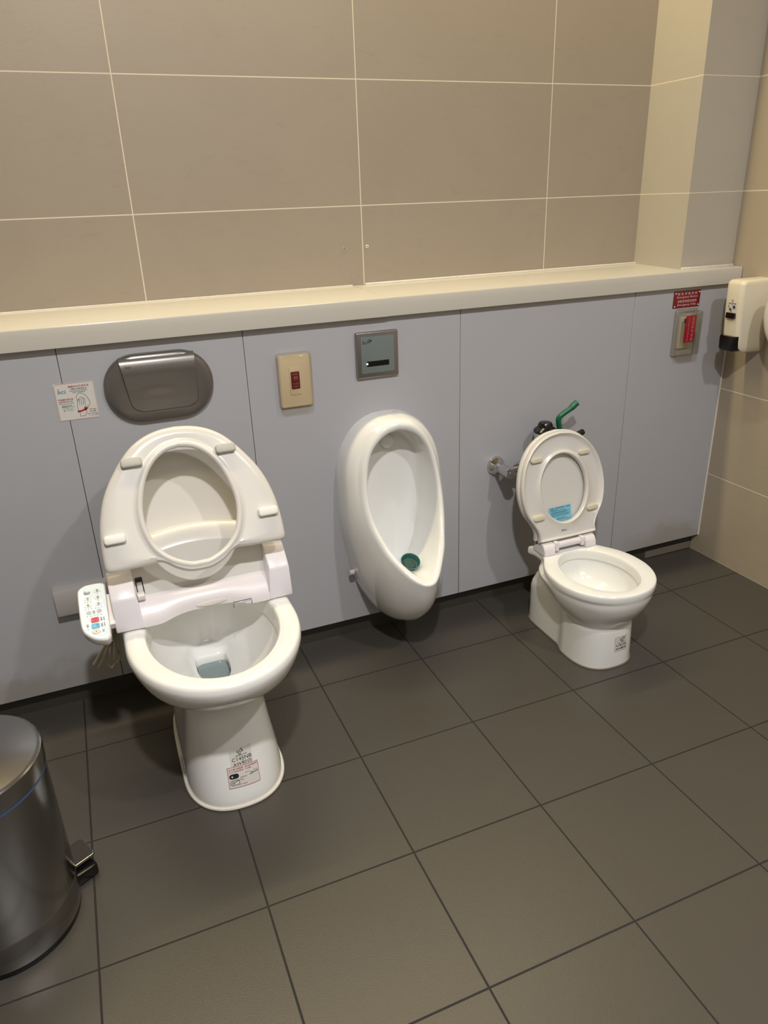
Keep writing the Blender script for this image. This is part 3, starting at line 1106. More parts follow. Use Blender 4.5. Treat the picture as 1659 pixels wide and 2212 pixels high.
def paddle_xy(s, t_):
    # s across 0..1, t down 0..1; sides follow the tapering outline
    v = 0.0745 + (-0.0520 - 0.0745) * t_
    wl = -0.0845 + 0.016 * t_
    wr = 0.0855 - 0.0040 * t_
    if t_ > 0.80:
        q = (t_ - 0.80) / 0.20
        k = 0.022 * (1 - math.sqrt(max(0.0, 1 - q * q)))
        wl += k
        wr -= k
    return wl + (wr - wl) * s, v


def paddle_n(t_):
    pts = [(0, 0.012), (0.06, 0.0195), (0.14, 0.0245), (0.26, 0.0270), (0.5, 0.0245), (0.8, 0.0215), (1.0, 0.0225)]
    for (a, b), (c, d) in zip(pts, pts[1:]):
        if a <= t_ <= c:
            f = (t_ - a) / (c - a)
            f = f * f * (3 - 2 * f)
            return b + (d - b) * f
    return pts[-1][1]


grid = []
for j in range(NV + 1):
    t_ = j / NV
    row = [paddle_xy(0, t_) + (0.010,)]
    for i in range(NU + 1):
        x, y = paddle_xy(i / NU, t_)
        dish = 0.0022 * math.exp(-((x - 0.0) / 0.035) ** 2 - ((y + 0.022) / 0.022) ** 2)
        row.append((x, y, paddle_n(t_) - dish))
    row.append(paddle_xy(1, t_) + (0.010,))
    grid.append(row)
last = [(x, y - 0.0006, 0.010) for x, y, z in grid[-1]]
add_loft(pad, grid + [last], closed=False)
finish('paddle', pad, M['plate_metal'], t, T=XZ, angle=50)
bm = bmesh.new()
add_strokes(bm, [[paddle_xy(0, k / 24) for k in range(2, 25)], [paddle_xy(1, k / 24) for k in range(2, 25)], [paddle_xy(k / 20, 1.0) for k in range(21)]], 0.0022, 0.0196)
flat('paddle_gap', bm, M['ink'], t, T=XZ)
bm = bmesh.new()
logo_bm(bm, -0.066, 0.0555, 0.012, 0.008, 0.0268)
flat('logo', bm, mat('dark_grey_print', (82, 78, 75), 0.5), t, T=XZ)

# instruction sticker
t = thing('instruction_sticker', 'white sticker with flush instructions and red arrow, left of the flush plate', 'sticker', (0.1325, -0.0002, 0.809))
box('sheet', (-0.0428, -0.0006, -0.0427), (0.0428, 0.0, 0.0427), M['paper'], t)
TT = Matrix.Translation((0, -0.0009, 0)) @ XZ
bm = bmesh.new()
add_strokes(bm, [[(-0.0418, -0.0417), (0.0418, -0.0417), (0.0418, 0.0417), (-0.0360, 0.0417), (-0.0418, 0.0360), (-0.0418, -0.0417)]], 0.0006)
text_bm(bm, '馬桶沖水使用方法', 0.0095, 0.0340, 0.0440, 0.0052, bold=0.012)
text_bm(bm, '使用後請務必押沖水鈕', -0.0225, 0.0060, 0.0330, 0.0046, bold=0.012)
text_bm(bm, '押下按鈕', 0.0310, -0.0225, 0.0145, 0.0040)
ar = catmull([(-0.002, -0.0240), (0.004, -0.0238), (0.0095, -0.0225), (0.0155, -0.0200)], 5)
add_strokes(bm, [[(p[0], p[1]) for p in [(q.x, q.y) for q in [Vector(a) for a in ar]]]] if False else [[(-0.002, -0.0243), (0.004, -0.0240), (0.0095, -0.0227), (0.0155, -0.0202)]], 0.0040)
add_poly(bm, [(0.0146, -0.0245), (0.0232, -0.0175), (0.0132, -0.0150)])
flat('red_lettering', bm, M['red'], t, T=TT)
bm = bmesh.new()
text_bm(bm, '马桶冲水使用方法', 0.0085, 0.0283, 0.0340, 0.0040)
text_bm(bm, '水洗いの洗浄方法', 0.0085, 0.0205, 0.0270, 0.0034)
text_bm(bm, '使用后请务必押冲水钮', -0.0225, 0.0010, 0.0290, 0.0032)
text_bm(bm, '使用後は必ずこの', -0.0200, -0.0105, 0.0270, 0.0036)
text_bm(bm, 'レバーをしっかり', -0.0200, -0.0150, 0.0225, 0.0034)
text_bm(bm, '押してください', -0.0200, -0.0195, 0.0210, 0.0034)
text_bm(bm, '押下按钮', 0.0310, -0.0272, 0.0130, 0.0034)
text_bm(bm, 'しっかり押す', 0.0315, -0.0365, 0.0200, 0.0032)
hand = [catmull([(0.0025, -0.0360), (0.0025, -0.0300), (0.0000, -0.0180), (0.0000, -0.0090), (0.0030, 0.0020), (0.0042, 0.0035), (0.0060, 0.0010)], 5),
        catmull([(0.0025, -0.0360), (0.0135, -0.0352)], 3), catmull([(0.0135, -0.0352), (0.0170, -0.0260), (0.0175, -0.0160), (0.0170, -0.0060), (0.0180, 0.0020), (0.0160, 0.0050), (0.0105, 0.0085), (0.0070, 0.0060), (0.0045, 0.0035)], 5),
        catmull([(0.0058, 0.0040), (0.0060, -0.0020), (0.0045, -0.0100)], 5), catmull([(0.0095, 0.0050), (0.0100, -0.0020), (0.0088, -0.0100)], 5), catmull([(0.0130, 0.0060), (0.0150, 0.0000), (0.0125, -0.0095)], 5),
        catmull([(0.0022, -0.0010), (0.0008, 0.0080), (0.0045, 0.0155), (0.0115, 0.0175), (0.0190, 0.0130), (0.0250, 0.0040), (0.0275, -0.0060), (0.0245, -0.0130), (0.0185, -0.0150)], 6)]
add_strokes(bm, [[(p.x, p.y) for p in h] for h in hand], 0.0007)
flat('black_lettering', bm, M['ink'], t, T=TT)
bm = bmesh.new()
logo_bm(bm, -0.0275, 0.0255, 0.0170, 0.0125)
flat('logo', bm, M['blueprint'], t, T=TT)
bm = bmesh.new()
text_bm(bm, 'Instruction of flush', 0.0085, 0.0244, 0.0370, 0.0036)
flat('blue_heading', bm, M['blueprint'], t, T=TT)
bm = bmesh.new()
text_bm(bm, 'Please press the flushing', -0.0220, -0.0035, 0.0310, 0.0036)
text_bm(bm, 'button after use.', -0.0215, -0.0072, 0.0205, 0.0034)
flat('blue_notice', bm, M['blueprint'], t, T=TT)
bm = bmesh.new()
text_bm(bm, 'Press the button', 0.0300, -0.0318, 0.0235, 0.0034)
flat('blue_caption', bm, M['blueprint'], t, T=TT)

# ------------------------------------------------------------------ covered help button
t = thing('help_button', 'beige wall button under a clear cover marked PUSH HELP', 'call button', (0.647, 0, 0.795))
prism('back_plate', rrect(-0.0425, 0.0405, -0.0655, 0.0660, 0.006), 0, 0.009, M['beige'], t, 0.002, 3, T=XZ)
prism('switch_insert', rrect(-0.0160, 0.0130, -0.034, 0.036, 0.001), 0.009, 0.0108, M['beige'], t, 0.0006, 2, T=XZ)
hb = prism('push_key', rrect(-0.0125, 0.0095, -0.0185, 0.0245, 0.002), 0.0105, 0.0135, M['maroon'], t, 0.0008, 2, T=XZ)
bm = bmesh.new()
text_bm(bm, '緊急鈕', -0.0015, 0.0190, 0.0140, 0.0045, 0.0139)
text_bm(bm, '押', -0.0015, 0.0085, 0.0110, 0.0105, 0.0139)
text_bm(bm, 'PUSH', -0.0015, -0.0055, 0.0150, 0.0040, 0.0139)
text_bm(bm, 'HELP', -0.0015, -0.0125, 0.0150, 0.0040, 0.0139)
flat('lettering', bm, mat('dull_rose_print', (176, 104, 104), 0.5), hb, T=XZ)


def clear_cover(name, x0, x1, z0, z1, d, parent, m, r=0.007, wall=0.0022, flange=0.0):
    """hollow box of clear plastic open to the wall"""
    bm = bmesh.new()
    rings = []
    rr0 = rrect(x0 - 0.003, x1 + 0.003, z0 - 0.003, z1 + 0.003, r)
    if flange:
        rf = rrect(x0 - flange, x1 + flange, z0 - flange, z1 + flange, r)
        rings.append([(x, y, 0.0005) for x, y in rf])
        rings.append([(x, y, 0.0040) for x, y in rf])
        rings.append([(x, y, 0.0042) for x, y in rr0])
    else:
        rings.append([(x, y, 0.0005) for x, y in rr0])
    for s, zz in ((0.0005, d * 0.55), (0.002, d - 0.004), (0.0035, d - 0.0012), (0.0065, d)):
        rings.append([(x, y, zz) for x, y in rrect(x0 - 0.003 + s, x1 + 0.003 - s, z0 - 0.003 + s, z1 + 0.003 - s, r)])
    rings2 = []
    for s, zz in ((0.0075, d - wall), (0.0045, d - 0.0045), (0.0030, d * 0.5), (0.0028, 0.0005)):
        rings2.append([(x, y, zz) for x, y in rrect(x0 - 0.003 + s, x1 + 0.003 - s, z0 - 0.003 + s, z1 + 0.003 - s, r * 0.8)])
    vs = add_loft(bm, rings, False, True)
    vs2 = add_loft(bm, rings2, True, False)
    n = len(rings[0])
    for i in range(n):
        j = (i + 1) % n
        bm.faces.new((vs[0][i], vs[0][j], vs2[-1][j], vs2[-1][i]))
    return finish(name, bm, m, parent, T=XZ)


clear_cover('clear_cover', -0.0425, 0.0385, -0.0640, 0.0690, 0.030, t, M['aged_clear'])

# sensor plate over the urinal
t = thing('sensor_plate', 'square grey flush sensor plate above the urinal', 'sensor', (0.8705, 0, 0.8384))
prism('frame', rrect(-0.0585, 0.0585, -0.0592, 0.0592, 0.004), 0, 0.011, M['sensor_frame'], t, 0.0035, 4, T=XZ)
fc = prism('glass_face', rrect(-0.0465, 0.0460, -0.0465, 0.0475, 0.002), 0.011, 0.0122, M['sensor_glass'], t, 0.0006, 2, T=XZ)
win = prism('sensor_window', rrect(-0.0320, 0.0305, -0.0290, -0.0155, 0.001), 0.0122, 0.0128, M['black'], t, T=XZ)
prism('indicator_light', ellipse(-0.0310, -0.0215, 0.0024, 0.0024, 16), 0.0127, 0.0138, M['led_green'], win, T=XZ)
bm = bmesh.new()
logo_bm(bm, -0.0350, 0.0345, 0.0140, 0.0110, 0.0125)
add_strokes(bm, [catmull([(-0.0215, 0.0405), (-0.0255, 0.0385), (-0.0260, 0.0345), (-0.0225, 0.0325), (-0.0195, 0.0365)], 6)], 0.0016, 0.0125)
add_poly(bm, ellipse(-0.0190, 0.0375, 0.0030, 0.0022, 14), 0.0125)
flat('logo', bm, M['ink'], fc, T=XZ)

# ------------------------------------------------------------------ urinal
UX = 0.886
U = thing('urinal', 'white ceramic wall urinal with pear-shaped opening, between the two toilets', 'urinal', (UX, 0, 0.07))
ZB = 0.07


def half3(pts, n=60):
    return resample(catmull(pts, 8), n)


R0 = half3([(0, 0.0, 0.685), (0.045, 0.0, 0.680), (0.0920, 0.0, 0.6530), (0.1280, 0.0, 0.6020), (0.1430, 0.0, 0.5500), (0.1470, 0.0, 0.4930), (0.1450, 0.0, 0.3900), (0.1300, 0.0, 0.2900),
            (0.1120, 0.0, 0.2075), (0.0770, 0.0, 0.1270), (0.0430, 0.0, 0.0860), (0.0, 0.0, 0.0720)])
RO = half3([(0, -0.088, 0.682), (0.035, -0.088, 0.675), (0.062, -0.086, 0.657), (0.088, -0.084, 0.626), (0.108, -0.087, 0.580), (0.1175, -0.098, 0.520), (0.1185, -0.118, 0.460), (0.1120, -0.141, 0.410),
            (0.1000, -0.166, 0.376), (0.0840, -0.198, 0.342), (0.0620, -0.228, 0.313), (0.0400, -0.256, 0.295), (0.0180, -0.276, 0.2850), (0, -0.281, 0.2825)])
RH = half3([(0, -0.100, 0.6560), (0.028, -0.100, 0.6500), (0.052, -0.100, 0.636), (0.073, -0.100, 0.612), (0.087, -0.103, 0.580), (0.0965, -0.112, 0.530), (0.0990, -0.124, 0.480), (0.0940, -0.143, 0.432),
            (0.0840, -0.166, 0.396), (0.0700, -0.191, 0.362), (0.0500, -0.220, 0.331), (0.0300, -0.242, 0.310), (0.0130, -0.257, 0.297), (0, -0.261, 0.2940)])
RB = half3([(0, -0.022, 0.630), (0.040, -0.022, 0.620), (0.070, -0.022, 0.580), (0.080, -0.024, 0.530), (0.080, -0.028, 0.450), (0.070, -0.036, 0.360), (0.055, -0.045, 0.305), (0.030, -0.056, 0.268), (0, -0.062, 0.260)])


def full(h):
    return [(p.x, p.y, p.z - ZB) for p in h] + [(-p.x, p.y, p.z - ZB) for p in h[-2:0:-1]]


rings = []
for s in [k / 14 for k in range(15)]:
    ring = []
    for a, b in zip(R0, RO):
        ctrl = Vector((a.x * 0.985, b.y * 0.80, a.z + (b.z - a.z) * 0.05))
        ring.append(a * (1 - s) ** 2 + ctrl * 2 * s * (1 - s) + b * s * s)
    rings.append(full(ring))
# rounded rim
for s, lift in ((0.12, 0.0035), (0.3, 0.0068), (0.5, 0.0078), (0.7, 0.0060), (0.88, 0.0025), (1.0, -0.004)):
    ring = []
    for a, b in zip(RO, RH):
        p = a.lerp(b, s)
        ring.append(p + Vector((0, -lift, lift * 0.25)))
    rings.append(full(ring))
for s in [k / 12 for k in range(1, 13)]:
    ring = []
    for a, b in zip(RH, RB):
        ctrl = Vector((a.x * 1.00, a.y * 0.10 + b.y * 0.90, a.z * 0.92 + b.z * 0.08 - (0.0 if a.z > 0.5 else 0.012)))
        a2 = a + Vector((0, 0.004, 0))
        ring.append(a2 * (1 - s) ** 2 + ctrl * 2 * s * (1 - s) + b * s * s)
    rings.append(full(ring))
cen = Vector((0, -0.024, 0.45))
for s in (0.75, 0.5, 0.25, 0.06):
    rings.append(full([cen.lerp(p, s) + Vector((0, 0.0, 0)) for p in RB]))
bm = bmesh.new()
add_loft(bm, rings, True, True)
finish('basin', bm, M['ceramic'], U, angle=75)
lathe('spreader', [(0.019, 0.0), (0.019, 0.004), (0.014, 0.009), (0.004, 0.011)], M['ceramic'], U, 30, frame((-0.004, -0.024, 0.606 - ZB), (1, 0, 0), (0, 0, 1)))
lathe('bolt_cap', [(0.0075, 0), (0.0075, 0.012), (0.0050, 0.014)], M['plastic'], U, 20, frame((0.766 - UX, -0.030, 0.2359 - ZB), (0, 1, 0), (0, 0, 1)) @ Matrix.Rotation(math.pi, 4, 'X'))
bm = bmesh.new()
text_bm(bm, 'HCG', 0, 0, 0.016, 0.005)
flat('logo', bm, M['ink'], U, T=frame((0.012, -0.052, 0.6938 - ZB), (1, 0, 0), (0, 0.98, 0.1)))
# deodoriser in the drain
t = thing('urinal_deodoriser', 'round teal plastic deodoriser in the bottom of the urinal', 'deodoriser', (0.878, -0.166, 0.294))
Tp = Matrix.Rotation(rad(28), 4, 'X')
lathe('cup', [(0.010, 0.0), (0.022, 0.004), (0.026, 0.016), (0.027, 0.020), (0.025, 0.020), (0.020, 0.008), (0.006, 0.006)], M['puck'], t, 36, Tp)
bm = bmesh.new()
add_lathe(bm, [(0.0185, 0.0085), (0.0175, 0.0115), (0.006, 0.0125)], 30, Tp)
finish('tablet', bm, mat('dark_teal', (30, 66, 60), 0.6, noise=0.3, nscale=150), t)

# ------------------------------------------------------------------ child toilet
K = thing('child_toilet', 'small white child-size toilet with raised seat, right of the urinal', 'toilet', (1.365, 0, 0))
NK = 120
CYK = -0.345
kh = [(0, -0.5045), (0.030, -0.5015), (0.062, -0.491), (0.092, -0.471), (0.116, -0.443), (0.132, -0.410), (0.1405, -0.375), (0.1415, -0.345), (0.1385, -0.313), (0.1300, -0.283), (0.1160, -0.255),
      (0.1010, -0.232), (0.0890, -0.212), (0.0850, -0.192), (0.0880, -0.168), (0.0940, -0.150), (0.0940, -0.143), (0.0880, -0.139), (0, -0.138)]
KO = polar(mirror_poly([(p.x, p.y) for p in catmull([(a, b, 0) for a, b in kh], 3)]), 0, CYK, NK)


def kscale(s, dy=0.0):
    return [(x * s, CYK + (y - CYK) * s + dy) for x, y in KO]


def plan_polar(hw, fy, by, yc, ef, eb):
    return polar(superplan(hw, fy, by, yc, ef, eb, 160), 0, CYK, NK)


kb_rows = [
    (0.2290, 0.1395, -0.5020, -0.178, -0.345, 2.05, 2.4),
    (0.2100, 0.1365, -0.4990, -0.172, -0.343, 2.1, 2.6),
    (0.1850, 0.1280, -0.4890, -0.150, -0.340, 2.1, 3.0),
    (0.1620, 0.1150, -0.4740, -0.126, -0.340, 2.2, 4.0),
    (0.1450, 0.1030, -0.4610, -0.120, -0.342, 2.3, 5.0),
    (0.1320, 0.0930, -0.4510, -0.119, -0.345, 2.4, 7.0),
    (0.1230, 0.0880, -0.4465, -0.118, -0.345, 2.5, 8.0),
    (0.1100, 0.0885, -0.4485, -0.118, -0.345, 2.6, 9.0),
    (0.0600, 0.0890, -0.4510, -0.118, -0.345, 2.6, 9.0),
    (0.0000, 0.0900, -0.4520, -0.117, -0.345, 2.6, 9.0)]


def k_waist(pl, z, hw):
    # the rear block is narrower than the foot and the bowl in front of it
    lim = 0.077 if z < 0.165 else 0.077 + (hw - 0.077) * min(1.0, (z - 0.165) / 0.055)
    y0, y1 = (-0.335, -0.285) if z < 0.125 else (-0.335 - 0.02, -0.285 + min(0.085, (z - 0.125) * 2.2))
    out = []
    for x, y in pl:
        t = min(1.0, max(0.0, (y - y0) / (y1 - y0)))
        t = t * t * (3 - 2 * t)
        k = 1 + (min(1.0, lim / hw) - 1) * t
        out.append((x * k, y))
    return out


rings = []
ik = [(0.1000, 0.130, 0.2545), (0.0975, 0.1275, 0.2530), (0.0955, 0.1255, 0.2470), (0.0950, 0.1245, 0.2380), (0.0950, 0.1245, 0.2275), (0.0985, 0.1280, 0.2240), (0.0990, 0.1280, 0.2180),
      (0.0930, 0.1200, 0.1950), (0.0790, 0.1020, 0.1700), (0.0550, 0.0720, 0.1520), (0.0320, 0.0420, 0.1440), (0.0200, 0.0280, 0.1250)]
ringsI = [[(x, y + d, z) for x, y in polar(ellipse(0, -0.3475, a, b, 120), 0, CYK, NK)] for a, b, z, d in
          [(r[0], r[1], r[2], 0.0) for r in spline_rows(ik, 3)]]
rings += ringsI[::-1]
rings += [[(x, y, z) for x, y in kscale(s)] for s, z in ((0.965, 0.2555), (0.985, 0.2545), (0.996, 0.2515), (1.0, 0.2470), (1.0, 0.2400), (0.992, 0.2330))]
for r in spline_rows(kb_rows, 4):
    pl = k_waist(plan_polar(*r[1:]), r[0], r[1])
    rings.append([(x, y, r[0]) for x, y in pl])
bm = bmesh.new()
add_loft(bm, rings, True, True)
finish('bowl', bm, M['ceramic'], K, angle=70)
prism('water', ellipse(0, -0.3475, 0.030, 0.039, 36), 0.135, 0.1455, M['water'], K)
# dark sealant line round the foot
pl = [(x, y, 0.002) for x, y in k_waist(plan_polar(0.0905, -0.4528, -0.1165, -0.345, 2.6, 9.0), 0.0, 0.0905)]
bm = bmesh.new()
add_tube(bm, pl + pl[:1], 0.0026, 6, False)
finish('sealant_bead', bm, mat('grimy_seal', (120, 112, 98), 0.6), K)

TK = frame((0, -0.190, 0.305), (1, 0, 0), (0, math.sin(rad(14)), math.cos(rad(14))))
skh = [(0, -0.017), (0.088, -0.016), (0.0930, -0.012), (0.0935, 0.000), (0.0985, 0.018), (0.1110, 0.040), (0.1240, 0.060), (0.1315, 0.080), (0.1370, 0.105), (0.1385, 0.128), (0.1370, 0.155), (0.1285, 0.193),
       (0.1150, 0.223), (0.0950, 0.250), (0.0690, 0.271), (0.0360, 0.285), (0, 0.290)]
KSO = polar(mirror_poly([(p.x, p.y) for p in catmull([(a, b, 0) for a, b in skh], 3)]), 0, 0.129, 150)
KSI = polar(ellipse(0, 0.129, 0.0770, 0.0985, 90), 0, 0.129, 150)


def kring(kind, a, z):
    out = []
    for (x, y), (c, d) in zip(KSO, KSI):
        L = math.hypot(c - x, d - y)
        k = {'f': a, 'o': min(a / L, 0.45), 'i': 1 - min(a / L, 0.45)}[kind]
        out.append((x + (c - x) * k, y + (d - y) * k, z))
    return out


prof = [('f', 0, 0), ('f', 0, 0.010), ('o', 0.0015, 0.0135), ('o', 0.004, 0.0145), ('o', 0.0065, 0.0130), ('o', 0.010, 0.0065), ('o', 0.018, 0.0048), ('f', 0.5, 0.0052), ('i', 0.022, 0.0065), ('i', 0.013, 0.0085),
        ('i', 0.0075, 0.0125), ('i', 0.004, 0.0140), ('i', 0.0012, 0.0125), ('f', 1.0, 0.009), ('f', 1.0, 0.0), ('f', 0.97, -0.003), ('f', 0.5, -0.004), ('f', 0.03, -0.003), ('f', 0, 0)]
bm = bmesh.new()
add_loft(bm, [kring(*p) for p in prof])
kseat = finish('seat', bm, M['plastic'], K, T=TK, angle=50)
for u, v in ((-0.083, 0.2215), (0.0775, 0.2225), (0.0905, 0.0575), (-0.0920, 0.0570)):
    prism('seat_bumper', rrect(u - 0.0190, u + 0.0190, v - 0.0072, v + 0.0072, 0.0068), 0.004, 0.0150, M['pad_cream'], kseat, 0.0015, 2, T=TK, label='cream seat bumper')
bm = bmesh.new()
logo_bm(bm, -0.008, 0.0090, 0.0170, 0.0120, 0.0060)
flat('logo', bm, M['navy'], kseat, T=TK)
TKL = frame((0, -0.1760, 0.303), (1, 0, 0), (0, math.sin(rad(13)), math.cos(rad(13))))
LK = [(x * 1.012, y * 1.01 + 0.002) for x, y in KSO]


def lkring(s, z):
    return [(x * s, 0.129 + (y - 0.129) * s, z) for x, y in LK]


bm = bmesh.new()
add_loft(bm, [lkring(0.95, -0.012), lkring(0.985, -0.010), lkring(1.0, -0.004), lkring(1.0, 0.007), lkring(0.985, 0.0090), lkring(0.96, 0.0085), lkring(0.93, 0.006), lkring(0.7, 0.003), lkring(0.35, 0.002), lkring(0.04, 0.002)], True, True)
klid = finish('lid', bm, M['plastic'], K, T=TKL, angle=60)
bm = bmesh.new()
add_prism(bm, [(-0.044, 0.0275), (0.031, 0.0315), (0.0305, 0.0735), (-0.0445, 0.0720)], 0.0035, 0.0046)
ls = finish('notice_label', bm, M['blue_label'], klid, T=TKL, label='light blue notice label')
bm = bmesh.new()
for i, (x0, x1) in enumerate(((-0.040, -0.028), (-0.022, 0.008), (0.014, 0.027))):
    add_strokes(bm, [[(x0, 0.0690), (x1, 0.0695)]], 0.0018, 0.0050)
for y, x0, x1 in ((0.0650, -0.040, -0.018), (0.0615, -0.040, 0.012), (0.0570, -0.038, 0.024), (0.0540, -0.040, 0.016), (0.0500, -0.038, 0.026), (0.0460, -0.040, 0.022), (0.0395, -0.020, 0.010), (0.0350, -0.020, 0.018)):
    add_strokes(bm, [[(x0, y), (x1, y + 0.0006)]], 0.0013, 0.0050)
flat('print_lines', bm, mat('navy_small_print', (52, 84, 104), 0.5), ls, T=TKL)
# hinge: two blocks and a barrel
hinge = bmesh.new()
for x0, x1 in ((-0.090, -0.054), (0.050, 0.086)):
    b2 = bmesh.new()
    pr = [(-0.224, 0.2550), (-0.222, 0.272), (-0.214, 0.2840), (-0.203, 0.2885), (-0.190, 0.2860), (-0.168, 0.2700), (-0.158, 0.2555)]
    add_loft(b2, [[(x0, y, z) for y, z in pr], [(x1, y, z) for y, z in pr]], True, True)
    bmesh.ops.recalc_face_normals(b2, faces=b2.faces)
    bmesh.ops.bevel(b2, geom=[e for e in b2.edges if e.calc_face_angle(0) > 0.9], offset=0.0015, segments=2, affect='EDGES')
    merge(hinge, b2)
add_tube(hinge, [(-0.054, -0.206, 0.2760), (0.050, -0.206, 0.2760)], 0.0105, 20)
add_box(hinge, (-0.052, -0.2205, 0.2640), (-0.040, -0.192, 0.2900), 0.002)
add_box(hinge, (0.036, -0.2205, 0.2640), (0.048, -0.192, 0.2900), 0.002)
finish('hinge', hinge, M['plastic_cool'], K)
# model sticker on the foot


def k_front(x, z, off):
    hw, fy, yc, e = 0.0893, -0.4512, -0.345, 2.6
    u = min(0.985, abs(x) / hw)
    return yc - (yc - fy) * (1 - u ** e) ** (1 / e) - off




def kbend(off):
    def f(co):
        return Vector((co.x, k_front(co.x, co.z, off), co.z))
    return f


bm = bmesh.new()
grid_patch(bm, [(-0.007, 0.051), (0.035, 0.051), (0.031, 0.099), (-0.008, 0.099)], 14, 3)
ks = flat('model_sticker', bm, M['paper'], K, bend=kbend(0.0012), label='white model sticker on the foot')
bm = bmesh.new()
text_bm(bm, 'C41N', 0.0135, 0.0700, 0.0340, 0.0070, 0, 0, 0, 0.01)
text_bm(bm, 'AW粉白', 0.0135, 0.0595, 0.0370, 0.0075, 0, 0, 0, 0.01)
text_bm(bm, '環保標章', 0.0140, 0.0775, 0.0250, 0.0026)
add_strokes(bm, [catmull([(0.011, 0.084), (0.008, 0.086), (0.010, 0.090), (0.014, 0.089), (0.013, 0.083), (0.017, 0.081), (0.020, 0.085), (0.022, 0.091), (0.025, 0.095)], 5),
                 catmull([(0.015, 0.092), (0.018, 0.093), (0.020, 0.090)], 4)], 0.0016)
flat('lettering', bm, M['ink'], ks, T=XZ, bend=kbend(0.0018))

# ------------------------------------------------------------------ flush valve behind the child toilet
V = thing('flush_valve', 'chrome flush valve with black cap and green lever behind the small toilet', 'flush valve', (1.365, 0, 0.20))


def vz(x, y, z):
    return (x - 1.365, y, z - 0.20)


YN = frame(vz(1.238, 0, 0.469), (1, 0, 0), (0, 0, 1))     # local z towards the room
lathe('wall_flange', [(0.0285, 0), (0.0285, 0.004), (0.0245, 0.012), (0.0165, 0.021), (0.0150, 0.026)], M['chrome'], V, 40, YN)
bm = bmesh.new()
add_lathe(bm, [(0.0135, 0.018), (0.0150, 0.020), (0.0150, 0.026), (0.0165, 0.030), (0.0165, 0.080), (0.0172, 0.082), (0.0172, 0.088), (0.0150, 0.0905), (0.0070, 0.0910), (0.0070, 0.0935), (0.0030, 0.0940)], 32, YN)
finish('stop_valve', bm, M['chrome'], V)
bm = bmesh.new()
add_tube(bm, [vz(1.250, -0.060, 0.4690), vz(1.335, -0.060, 0.4690)], 0.0105, 18)
add_tube(bm, [vz(1.272, -0.060, 0.4690), vz(1.292, -0.060, 0.4690)], 0.0155, 6)
finish('supply_pipe', bm, M['chrome'], V)
bm = bmesh.new()
add_lathe(bm, [(0.0160, 0.0), (0.0160, 0.19), (0.0220, 0.20), (0.0220, 0.225), (0.0245, 0.232), (0.0275, 0.245), (0.0275, 0.300), (0.0300, 0.305), (0.0300, 0.366), (0.0265, 0.372)], 36,
          Matrix.Translation(vz(1.365, -0.060, 0.20)))
finish('valve_body', bm, M['chrome'], V)
lathe('cap', [(0.0300, 0.0), (0.0335, 0.003), (0.0335, 0.008), (0.0290, 0.013), (0.0225, 0.018), (0.0205, 0.026), (0.0170, 0.031), (0.0090, 0.0325), (0.003, 0.0325)], M['black'], V, 36,
      Matrix.Translation(vz(1.365, -0.060, 0.568)), label='black domed cap')
path = catmull([vz(1.4200, -0.062, 0.545), vz(1.4140, -0.063, 0.570), vz(1.4070, -0.064, 0.598), vz(1.4085, -0.066, 0.609), vz(1.4200, -0.068, 0.6185), vz(1.4420, -0.070, 0.6310), vz(1.4560, -0.071, 0.6420), vz(1.4640, -0.072, 0.6470)], 5)
nP = len(path)
rad_ = [0.0078 + (0.0016 if i > nP * 0.7 else 0) - (0.003 if i >= nP - 1 else 0) for i in range(nP)]
tube('lever', path, rad_, M['green'], V, 16, label='green vinyl coated lever')
tube('lever_pivot', [vz(1.390, -0.060, 0.545), vz(1.425, -0.062, 0.545)], 0.0095, M['chrome'], V, 18)
tube('flush_handle', [vz(1.425, -0.062, 0.527), vz(1.460, -0.062, 0.5385), vz(1.4960, -0.062, 0.5500), vz(1.5000, -0.062, 0.5512)], [0.006, 0.0075, 0.0095, 0.0080], M['black'], V, 18, label='black flush handle')
bm = bmesh.new()
add_tube(bm, catmull([vz(1.365, -0.060, 0.30), vz(1.365, -0.060, 0.225), vz(1.365, -0.068, 0.200), vz(1.365, -0.090, 0.193), vz(1.365, -0.120, 0.193)], 5), 0.0150, 18)
finish('flush_pipe', bm, M['chrome'], V)
lathe('rubber_joint', [(0.024, 0), (0.027, 0.004), (0.027, 0.014), (0.024, 0.018)], M['rubber'], V, 28, frame(vz(1.365, -0.100, 0.193), (1, 0, 0), (0, 0, 1)))

# ------------------------------------------------------------------ emergency sign and button
t = thing('emergency_sign', 'dark red Emergency Button sign under the ledge near the corner', 'sign', (1.8935, 0, 0.8965))
box('plate', (-0.0512, -0.0022, -0.0248), (0.0512, 0, 0.0248), M['red_sign'], t, 0.0004, 1)
TT = Matrix.Translation((0, -0.0025, 0)) @ XZ
bm = bmesh.new()
text_bm(bm, '緊 急 求 救 按 鈕', 0.0, 0.0165, 0.0760, 0.0078)
text_bm(bm, 'Emergency Button', 0.0005, 0.0062, 0.0800, 0.0088)
text_bm(bm, '非緊急時請勿使用', 0.0005, -0.0055, 0.0740, 0.0086)
text_bm(bm, 'Emergency Only', 0.0010, -0.0165, 0.0720, 0.0088)
flat('lettering', bm, M['pinkwhite'], t, T=TT)
for x, z in ((-0.0445, 0.0185), (0.0460, 0.0190), (-0.0450, -0.0195), (0.0460, -0.0190)):
    lathe('screw', [(0.0023, 0), (0.0023, 0.0008), (0.0010, 0.0014)], M['white_print'], t, 14, Matrix.Translation((x, -0.0022, z)) @ XZ)

